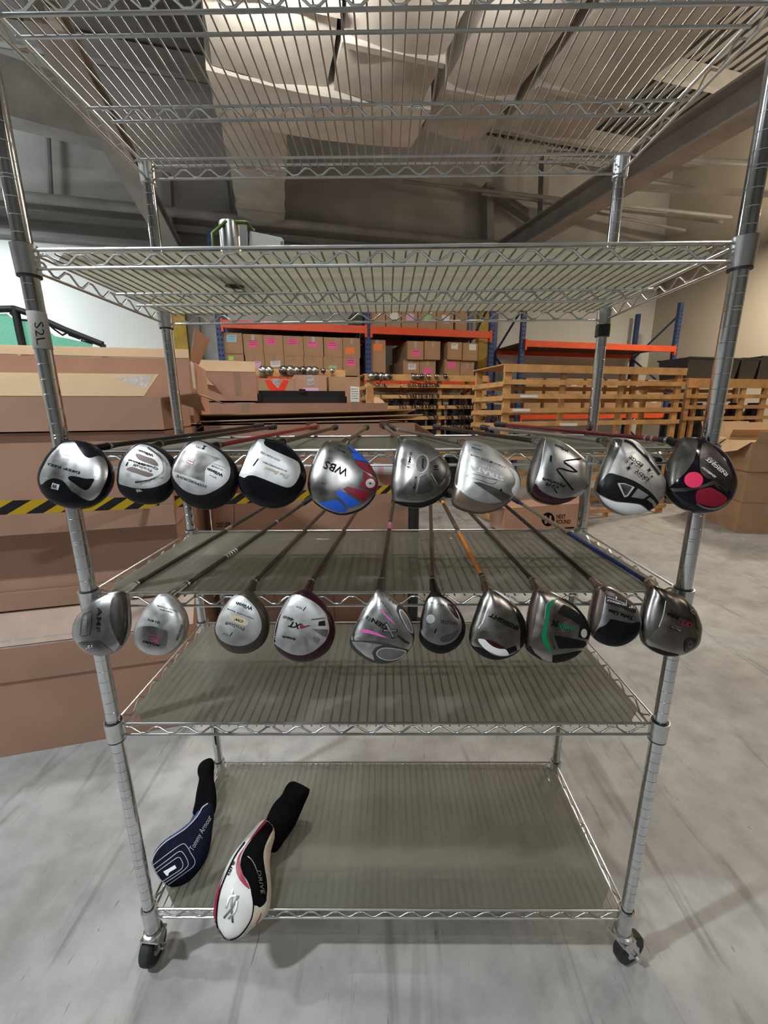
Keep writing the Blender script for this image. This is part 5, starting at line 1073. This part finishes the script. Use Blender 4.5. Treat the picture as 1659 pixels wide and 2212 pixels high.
# ------------------------------------------------------------------ wooden slatted racks
def slat_rack(label, a0, a1, b0, b1, ztop, rails, posts_a, mid=(), top=True, extra=None, rail_h=0.055, back=True, endrails=True):
    t = thing('slatted_rack', label, 'wooden rack', E((a0+a1)/2, (b0+b1)/2, 0))
    pw = 0.085
    for a in posts_a:
        for b in ((b0, b1-0.04) if back else (b0,)): obj('post', MB().ebox(a-pw/2, a+pw/2, b, b+0.04, 0, ztop-0.001), M['wood'], t)
    for a in mid: obj('post', MB().ebox(a-0.03, a+0.03, b0+0.02, b0+0.058, 0, ztop-0.07), M['wood'], t)
    for z in rails:
        obj('slat', MB().ebox(a0, a1, b0-0.022, b0-0.001, z-rail_h/2, z+rail_h/2), M['wood'], t)
        if back: obj('slat', MB().ebox(a0, a1, b1, b1+0.02, z-rail_h/2-0.03, z+rail_h/2-0.03), M['wood'], t)
        if endrails:
            for a in (posts_a[0]-pw/2, posts_a[-1]+pw/2-0.022): obj('slat', MB().ebox(a-0.022, a-0.001, b0, b1, z-rail_h/2-0.02, z+rail_h/2-0.02), M['wood'], t)
    if top:
        obj('top_board', MB().ebox(a0-0.01, a1+0.01, b0-0.02, b1+0.02, ztop, ztop+0.012), M['wood'], t)
        obj('top_rail', MB().ebox(a0, a1, b0-0.024, b0-0.002, ztop-0.075, ztop-0.001), M['wood'], t)
    return t
BWD = 4.44
zr = [atb(1100, y, BWD).z for y in (825, 856, 887, 916)] + [0.85, 0.55, 0.10]
aL, aR = ea(atb(1089, 860, BWD)), ea(atb(1468, 860, BWD))
zt = atb(1280, 793, BWD).z
sr = slat_rack('big pine slatted rack with five open rails, right of centre', aL-0.03, aR+0.03, BWD, BWD+0.75, zt, zr, [aL+0.04, aR-0.04], [aL+0.8, aL+1.65])
mbp = MB()
for k, x in enumerate((1108, 1125, 1210)): obj('paper_label', MB().prism(pane(BWD-0.024, rect(x+18, 886-k*30 if k < 2 else 917, 38, 6)), -E2*0.0008), M['white_paper'], sr)
# the small cartons on the shelf seen through the pine rack
for k in range(7):
    x = 1135+k*44; b = 7.36
    a0, a1 = ea(atb(x, 830, b)), ea(atb(x+36, 830, b))
    t = carton('%s small carton of the lower row seen through the pine rack' % ORD[k], a0, a1, b, b+0.6, 1.351, 1.70, 'card_tan', 'small cartons behind the pine rack')
    obj('sticker', MB().ebox((a0+a1)/2-0.05, (a0+a1)/2+0.09, b-0.0015, b-0.0003, 1.55, 1.66), M['white_paper'], t)
    t = carton('%s small carton of the upper row seen through the pine rack' % ORD[k], a0+0.02, a1+0.03, b+0.02, b+0.6, 1.7015, 2.02, 'card_tan', 'small cartons behind the pine rack')
    if k in (2, 3, 5): obj('sticker', MB().ebox((a0+a1)/2-0.05, (a0+a1)/2+0.07, b+0.0185, b+0.0197, 1.88, 1.98), M['white_paper'], t)
# farther club rack at the centre
BCR = 5.9
zr2 = [atb(880, y, BCR).z for y in (834, 857, 880, 903, 924)] + [0.8]
a0, a1 = ea(atb(788, 850, BCR)), ea(atb(1052, 850, BCR)); zt2 = atb(880, 811, BCR).z
slat_rack('far pine rack hung with irons, left of the big pine rack', a0, a1, BCR, BCR+0.6, zt2, zr2, [a0+0.07, a1-0.05], [ea(atb(951, 850, BCR))], rail_h=0.05)
# left club rack behind the cartons
BLR = 5.3
a2, a3 = ea(atb(553, 805, BLR)), ea(atb(745, 805, BLR)); z3 = atb(650, 806, BLR).z
slat_rack('pine rail rack behind the taped cartons holding several drivers', a2, a3, BLR, BLR+0.6, z3+0.03, [z3-0.25], [a2+0.08, a3-0.1], [], top=True, endrails=False)

# irons and drivers hanging on the racks
im = MB(); n = 12
for th, k in ((-0.007, 0.86), (-0.004, 1.0), (0.004, 1.0), (0.007, 0.86)):
    for j in range(n):
        t = 2*math.pi*j/n; im.v.append(Vector((th, (-0.018+0.034*math.cos(t))*k, (-0.008+(0.030+0.012*math.sin(t))*math.sin(t))*k)))
for i in range(3): im.f += [(i*n+j, i*n+(j+1) % n, (i+1)*n+(j+1) % n, (i+1)*n+j) for j in range(n)]
im.f += [tuple(range(n))[::-1], tuple(3*n+j for j in range(n))]
im.tube([(0.0, 0.008, 0.012), (0.0, 0.03, 0.018), (0.0, 0.55, 0.012)], 0.006, 6)
iron = mesh('iron_club', im, M['iron'], 40)
wood_h = None
def place(me, name, p, rz, label, group, s=1.0):
    o = bpy.data.objects.new(name, me); COL.objects.link(o); o.location = p; o.rotation_euler = (random.uniform(-0.15, 0.15), random.uniform(-0.5, 0.5), PHI+rz); o.scale = (s, s, s); return tag(o, label, 'golf club', group)
rows_i = [(834, [(808, 835), (862, 868), (880, 948)], 'second', 20), (857, [(822, 824), (860, 870), (878, 948), (1048, 1075)], 'third', 20), (880, [(862, 880), (888, 945), (960, 964), (985, 1030)], 'fourth', 22), (903, [(922, 948), (960, 978), (988, 1080)], 'fifth', 26), (924, [(898, 906), (965, 1032)], 'lowest', 14)]
for ri, (y, segs, nm, cnt) in enumerate(rows_i):
    tot = sum(b-a for a, b in segs)
    for (xa, xb) in segs:
        n = max(1, int(cnt*(xb-xa)/tot))
        for k in range(n):
            x = xa + (xb-xa)*(k+0.5)/n + random.uniform(-1, 1)
            place(iron, 'iron_club', atb(x, y-1, BCR-0.07), random.uniform(-0.2, 0.2), 'shiny iron hanging from the %s rail of the far club rack' % nm, 'irons on the %s rail' % nm, random.uniform(0.85, 1.1))
# driver heads on the top rails
dm = MB(); prof = [(0.0, -0.03), (0.028, -0.028), (0.046, -0.018), (0.054, 0.0), (0.05, 0.018), (0.034, 0.034), (0.0, 0.04)]
dm.tube_prof(prof, Vector((0, -0.02, 0)), Vector((0.15, -1, 0.25)), 14); dm.tube([(0.0, 0.0, 0.03), (0.0, 0.6, 0.03)], 0.007, 6)
drv = mesh('driver_club', dm, M['iron'], 50); drv2 = drv.copy(); drv2.materials[0] = M['h_dark']
pos_t = [(802, 0), (812, 0), (823, 1), (835, 0), (839, 1), (893, 2), (902, 2), (911, 2), (925, 0), (942, 2), (962, 0)]
nth = ['first', 'second', 'third', 'fourth', 'fifth', 'sixth', 'seventh', 'eighth', 'ninth', 'tenth', 'eleventh']
for k, (x, _) in enumerate(pos_t):
    place((drv, drv2)[k % 3 == 1], 'driver_club', atb(x, 813, BCR-0.05), 0.0, '%s driver from the left on the top rail of the far club rack' % nth[k], 'drivers on the far top rail', 1.0 if k < 5 else 0.7)
for k, x in enumerate((568, 581, 613, 627, 641, 655, 668, 680, 698, 717)):
    place((drv, drv2)[k % 3 == 2], 'driver_club', atb(x, 801, BLR-0.06), 0.0, '%s driver from the left on the rail behind the taped cartons' % nth[k], 'drivers on the left rail', (1.0, 1.0, 1.1, 1.1, 0.9, 0.95, 1.0, 0.95, 0.6, 0.6)[k])
# dark club bags inside the far rack
for k in range(6):
    a = a0+0.25+k*0.33
    tag(obj('dark_bag', MB().lathe([(0.13, 0), (0.15, 0.1), (0.14, 1.3), (0.10, 1.62)], E(a, BCR+0.42, 0.0), 12), M['black_case'], smooth=40), '%s black bag standing inside the far club rack' % nth[k], 'bag', 'black bags in the far rack')

# ------------------------------------------------------------------ right side
BN = 4.05
t, a0, a1, z0, z1 = carton_px('low carton printed with two words and a round emblem on the floor', 1090, 1272, 1092, 1143, BN, 0.34, 'card', top_tape=False)
flap(t, [E(a0, BN, z1), E(a0, BN+0.38, z1), E(a0-0.16, BN+0.34, z1+0.05), E(a0-0.16, BN+0.04, z1+0.04)], 'card_tan')
flap(t, [E(a1, BN, z1), E(a1, BN+0.38, z1), E(a1+0.10, BN+0.34, z1+0.02), E(a1+0.10, BN+0.04, z1-0.06)], 'card_tan')
patch('round_emblem', BN, ell(1184, 1122, 14, 15), M['ink'], t, 0.0008)
patch('emblem_mark', BN, [(1177, 1114), (1181, 1114), (1181, 1131), (1177, 1131)], M['card'], t, 0.0008, 0.0015); patch('emblem_mark', BN, [(1187, 1114), (1191, 1114), (1191, 1131), (1187, 1131)], M['card'], t, 0.0008, 0.0015)
mb = MB()
for tx, y in (('NEXT', 1120), ('ROUND', 1131)):
    v, f = text_px(tx, (1202, y), (1222 if tx == 'NEXT' else 1233, y), 8.5, 0, 0.02); mb.add([atb(p.x, p.y, BN-0.0012) for p in v], f)
obj('lettering', mb, M['ink'], t, recalc=False)
tag(obj('pine_block', MB().prism([atz(1038, 1112, 0.0), atz(1076, 1135, 0.0), atz(1085, 1118, 0.0), atz(1050, 1105, 0.0)], Vector((0, 0, 0.10))), M['wood']), 'short pine block on the floor left of the printed carton', 'wood block')
# cartons at the right edge
BQ = 3.2
def rc(label, x0, x1, yt, yb, b, m='card_tan', **k): return carton_px(label, x0, x1, yt, yb, b, 0.6, m, **k)
K0 = atz(1588, 1150, 0); G2 = (atz(1516, 1116, 0)-K0).normalized(); G1 = Vector((G2.y, -G2.x, 0))
def gbox(x0, x1, y0, y1, z0, z1): return MB().hexa([K0+G1*x+G2*y+Vector((0, 0, z)) for z in (z0, z1) for x, y in ((x0, y0), (x1, y0), (x1, y1), (x0, y1))])
def gp(x, y, z): return K0+G1*x+G2*y+Vector((0, 0, z))
def gcarton(label, x0, x1, y0, y1, z0, z1):
    t = thing('cardboard_box', label, 'box', gp((x0+x1)/2, (y0+y1)/2, z0), 'cartons of the right-hand stack')
    obj('carton_body', gbox(x0, x1, y0, y1, z0+0.001, z1), M['card_tan'], t)
    obj('tape', gbox((x0+x1)/2-0.025, (x0+x1)/2+0.025, y0-0.0009, y0-0.0002, z1-0.13, z1), M['tape'], t); obj('tape', gbox(x0-0.0009, x0-0.0002, (y0+y1)/2-0.025, (y0+y1)/2+0.025, z1-0.13, z1), M['tape'], t); return t
for (z0, z1, nm) in ((0, 0.35, 'lowest'), (0.352, 0.71, 'middle')):
    d = 0.02 if z0 else 0.0
    gcarton('near %s carton of the right-hand stack' % nm, d, 0.52, d, 0.55, z0, z1); gcarton('right %s carton at the picture edge' % nm, 0.53, 1.05, d*0.5, 0.55, z0, z1); gcarton('rear %s carton on the left side of the right-hand stack' % nm, d*1.5, 0.50, 0.56, 1.10, z0, z1)
for x, y, lab, xe, ye in ((0.0, 0.0, 'open near carton with drooping lid flap on the right-hand stack', 0.60, 0.54), (0.02, 0.56, 'open rear carton with raised flap on the right-hand stack', 0.5, 1.10)):
    t = gcarton(lab, x, xe, y, ye, 0.712, 1.04); z = 1.041
    flap(t, [gp(x, ye-0.01, z), gp(xe, ye-0.01, z), gp(xe+0.04, ye+0.06, z+0.20), gp(x-0.04, ye+0.06, z+0.20)], 'card_in')
    flap(t, [gp(xe, y, z), gp(xe, ye, z), gp(xe+0.10, ye, z+0.17), gp(xe+0.10, y, z+0.17)], 'card_in')
    flap(t, [gp(x, y+0.02, z), gp(x, ye-0.02, z), gp(x-0.11, ye-0.06, z-0.10), gp(x-0.15, (y+ye)/2, z-0.14), gp(x-0.11, y+0.06, z-0.10)], 'card_in')
    flap(t, [gp(x+0.02, y, z), gp(xe-0.02, y, z), gp(xe, y-0.10, z+0.12), gp(x, y-0.10, z+0.12)], 'card_in')
# far right slatted racks with totes on top
BT = 4.9
aa, ab = ea(atb(1478, 870, BT)), 7.9
zt3 = atb(1560, 820, BT).z
slat_rack('pine slatted rack at the far right under black totes', aa, ab, BT, BT+0.8, zt3, [atb(1560, y, BT).z for y in (834, 856, 879, 903)]+[0.9, 0.5], [aa+0.06, ea(atb(1603, 870, BT)), ea(atb(1650, 870, BT)), ab-0.1], [ea(atb(1505, 870, BT)), ea(atb(1540, 870, BT))], endrails=False)
toteX = [(1486, 1553, 772, 812, 'h_char'), (1556, 1598, 774, 816, 'black_case'), (1600, 1640, 774, 818, 'black_case'), (1642, 1690, 770, 820, 'black_case')]
for k, (x0, x1, yt, yb, m) in enumerate(toteX):
    p0, p1 = ea(atb(x0, 790, BT+0.1)), ea(atb(x1, 790, BT+0.1)); z0 = zt3+0.0125; z1 = atb((x0+x1)/2, yt, BT+0.1).z
    t = thing('storage_tote', ('greyish open tote at the left end on top of the far right rack', 'black tote right behind the front post, on the far right rack', 'third black tote on the far right rack', 'black tote at the right picture edge')[k], 'tote', E((p0+p1)/2, BT+0.3, z0), 'totes on the far right rack')
    obj('bin', MB().hexa([E(p0+0.03, BT+0.13, z0), E(p1-0.03, BT+0.13, z0), E(p1-0.03, BT+0.57, z0), E(p0+0.03, BT+0.57, z0), E(p0, BT+0.1, z1), E(p1, BT+0.1, z1), E(p1, BT+0.6, z1), E(p0, BT+0.6, z1)]), M['black_case' if m != 'h_char' else 'h_char'], t)
    obj('rim', MB().ebox(p0-0.012, p1+0.012, BT+0.085, BT+0.10, z1-0.02, z1+0.005).ebox(p0-0.012, p1+0.012, BT+0.60, BT+0.615, z1-0.02, z1+0.005), M['black_case'], t)
for k in range(5):
    a = aa+0.35+k*0.42
    tag(obj('dark_bag', MB().lathe([(0.14, 0), (0.15, 0.1), (0.15, 1.2), (0.09, 1.5)], E(a, BT+0.45, 0.0), 12), M['black_case' if k != 2 else 'd_red'], smooth=40), '%s bag from the left inside the far right rack' % nth[k], 'bag', 'bags in the far right rack')

# ------------------------------------------------------------------ practice net at the left
BG = 3.6
net = thing('practice_net', 'green practice net with black tube frame behind the left cartons', 'sports net', E(-1.5, BG, 0))
zz = lambda x, y: atb(x, y, BG)
obj('frame_tube', MB().tube([zz(-160, 672), zz(32, 667), zz(60, 676), zz(140, 712), zz(222, 744)], 0.022, 10), M['net_frame'], net, smooth=50)
obj('frame_tube', MB().tube([zz(32, 664), zz(42, 715), zz(52, 760)], 0.024, 10), M['net_frame'], net, smooth=50)
f0 = zz(32, 667); obj('frame_tube', MB().tube([zz(52, 760), Vector((zz(52, 760).x, zz(52, 760).y, 0.0))], 0.024, 10), M['net_frame'], net, smooth=50)
obj('frame_tube', MB().tube([zz(222, 744), Vector((zz(222, 744).x, zz(222, 744).y, 0.0))], 0.02, 10), M['net_frame'], net, smooth=50)
M['net'] = mat('green_net', (0.22, 0.72, 0.50), 0.8, noise=0.12, nscale=120, alpha=0.85)
P = [zz(-160, 684), zz(18, 677), zz(28, 690), zz(38, 715), zz(80, 690), zz(112, 712), zz(150, 722), zz(222, 746)]
obj('netting', MB().prism([zz(-160, 684), zz(14, 677), zz(30, 690), zz(44, 745), zz(30, 790), zz(-160, 790)], E2*0.004), M['net'], net)
obj('netting', MB().prism([zz(46, 692), zz(60, 692), zz(100, 710), zz(118, 726), zz(150, 732), zz(200, 744), zz(190, 790), zz(56, 790), zz(50, 745)], E2*0.004), M['net'], net)
obj('lacing', MB().tube(smooth3 if False else [zz(x, y) for x, y in ((22, 676), (30, 684), (36, 700), (40, 690), (62, 692), (82, 694), (104, 700), (118, 712), (135, 724), (146, 718), (142, 710), (150, 724), (172, 732), (180, 724), (176, 736), (200, 742))], 0.007, 6), M['net_frame'], net, smooth=60)

# ------------------------------------------------------------------ tin and paper on the second shelf
zs2 = SZ[1]-0.0026
can = thing('tin_scoop', 'open tin with a green wire handle on the second shelf', 'tin', aty(500, 535, 0.20))
Yt = 0.20; r3 = lambda x, y: aty(x, y, Yt)
c0 = r3(500, 534); rad = (r3(527, 500)-r3(478, 500)).length/2*0.9; hh = r3(500, 482).z - zs2
obj('can_body', MB().lathe([(rad*0.98, 0), (rad, 0.002), (rad, hh-0.002), (rad*0.97, hh), (rad*0.97, hh-0.004), (rad*0.95, 0.006)], Vector((c0.x, Yt, zs2)), 28), M['tin'], can, smooth=40)
obj('handle', MB().tube([aty(462, 538, 0.17), aty(459, 505, 0.17), aty(486, 480, 0.18), aty(535, 481, 0.20), aty(548, 500, 0.21)], 0.0035, 8), M['green_paint'], can, smooth=50)
obj('bracket', MB().beam(aty(526, 486, 0.17), aty(527, 536, 0.17), 0.014, 0.004, Vector((0, 1, 0))), M['tin'], can)
pl = thing('paper_tag', 'grey paper card leaning beside the tin on the second shelf', 'card', aty(575, 536, 0.22))
obj('card_sheet', MB().prism([aty(538, 534, 0.20), aty(540, 499, 0.20), aty(608, 513, 0.21), aty(613, 519, 0.21), aty(613, 536, 0.21)], Vector((0, 0.0012, 0))), M['white_paper'], pl)
obj('stamp_mark', MB().prism([aty(598, 524, 0.2095), aty(611, 521, 0.2098), aty(611, 531, 0.2098), aty(600, 532, 0.2095)], Vector((0, -0.0006, 0))), M['d_grey'], pl)
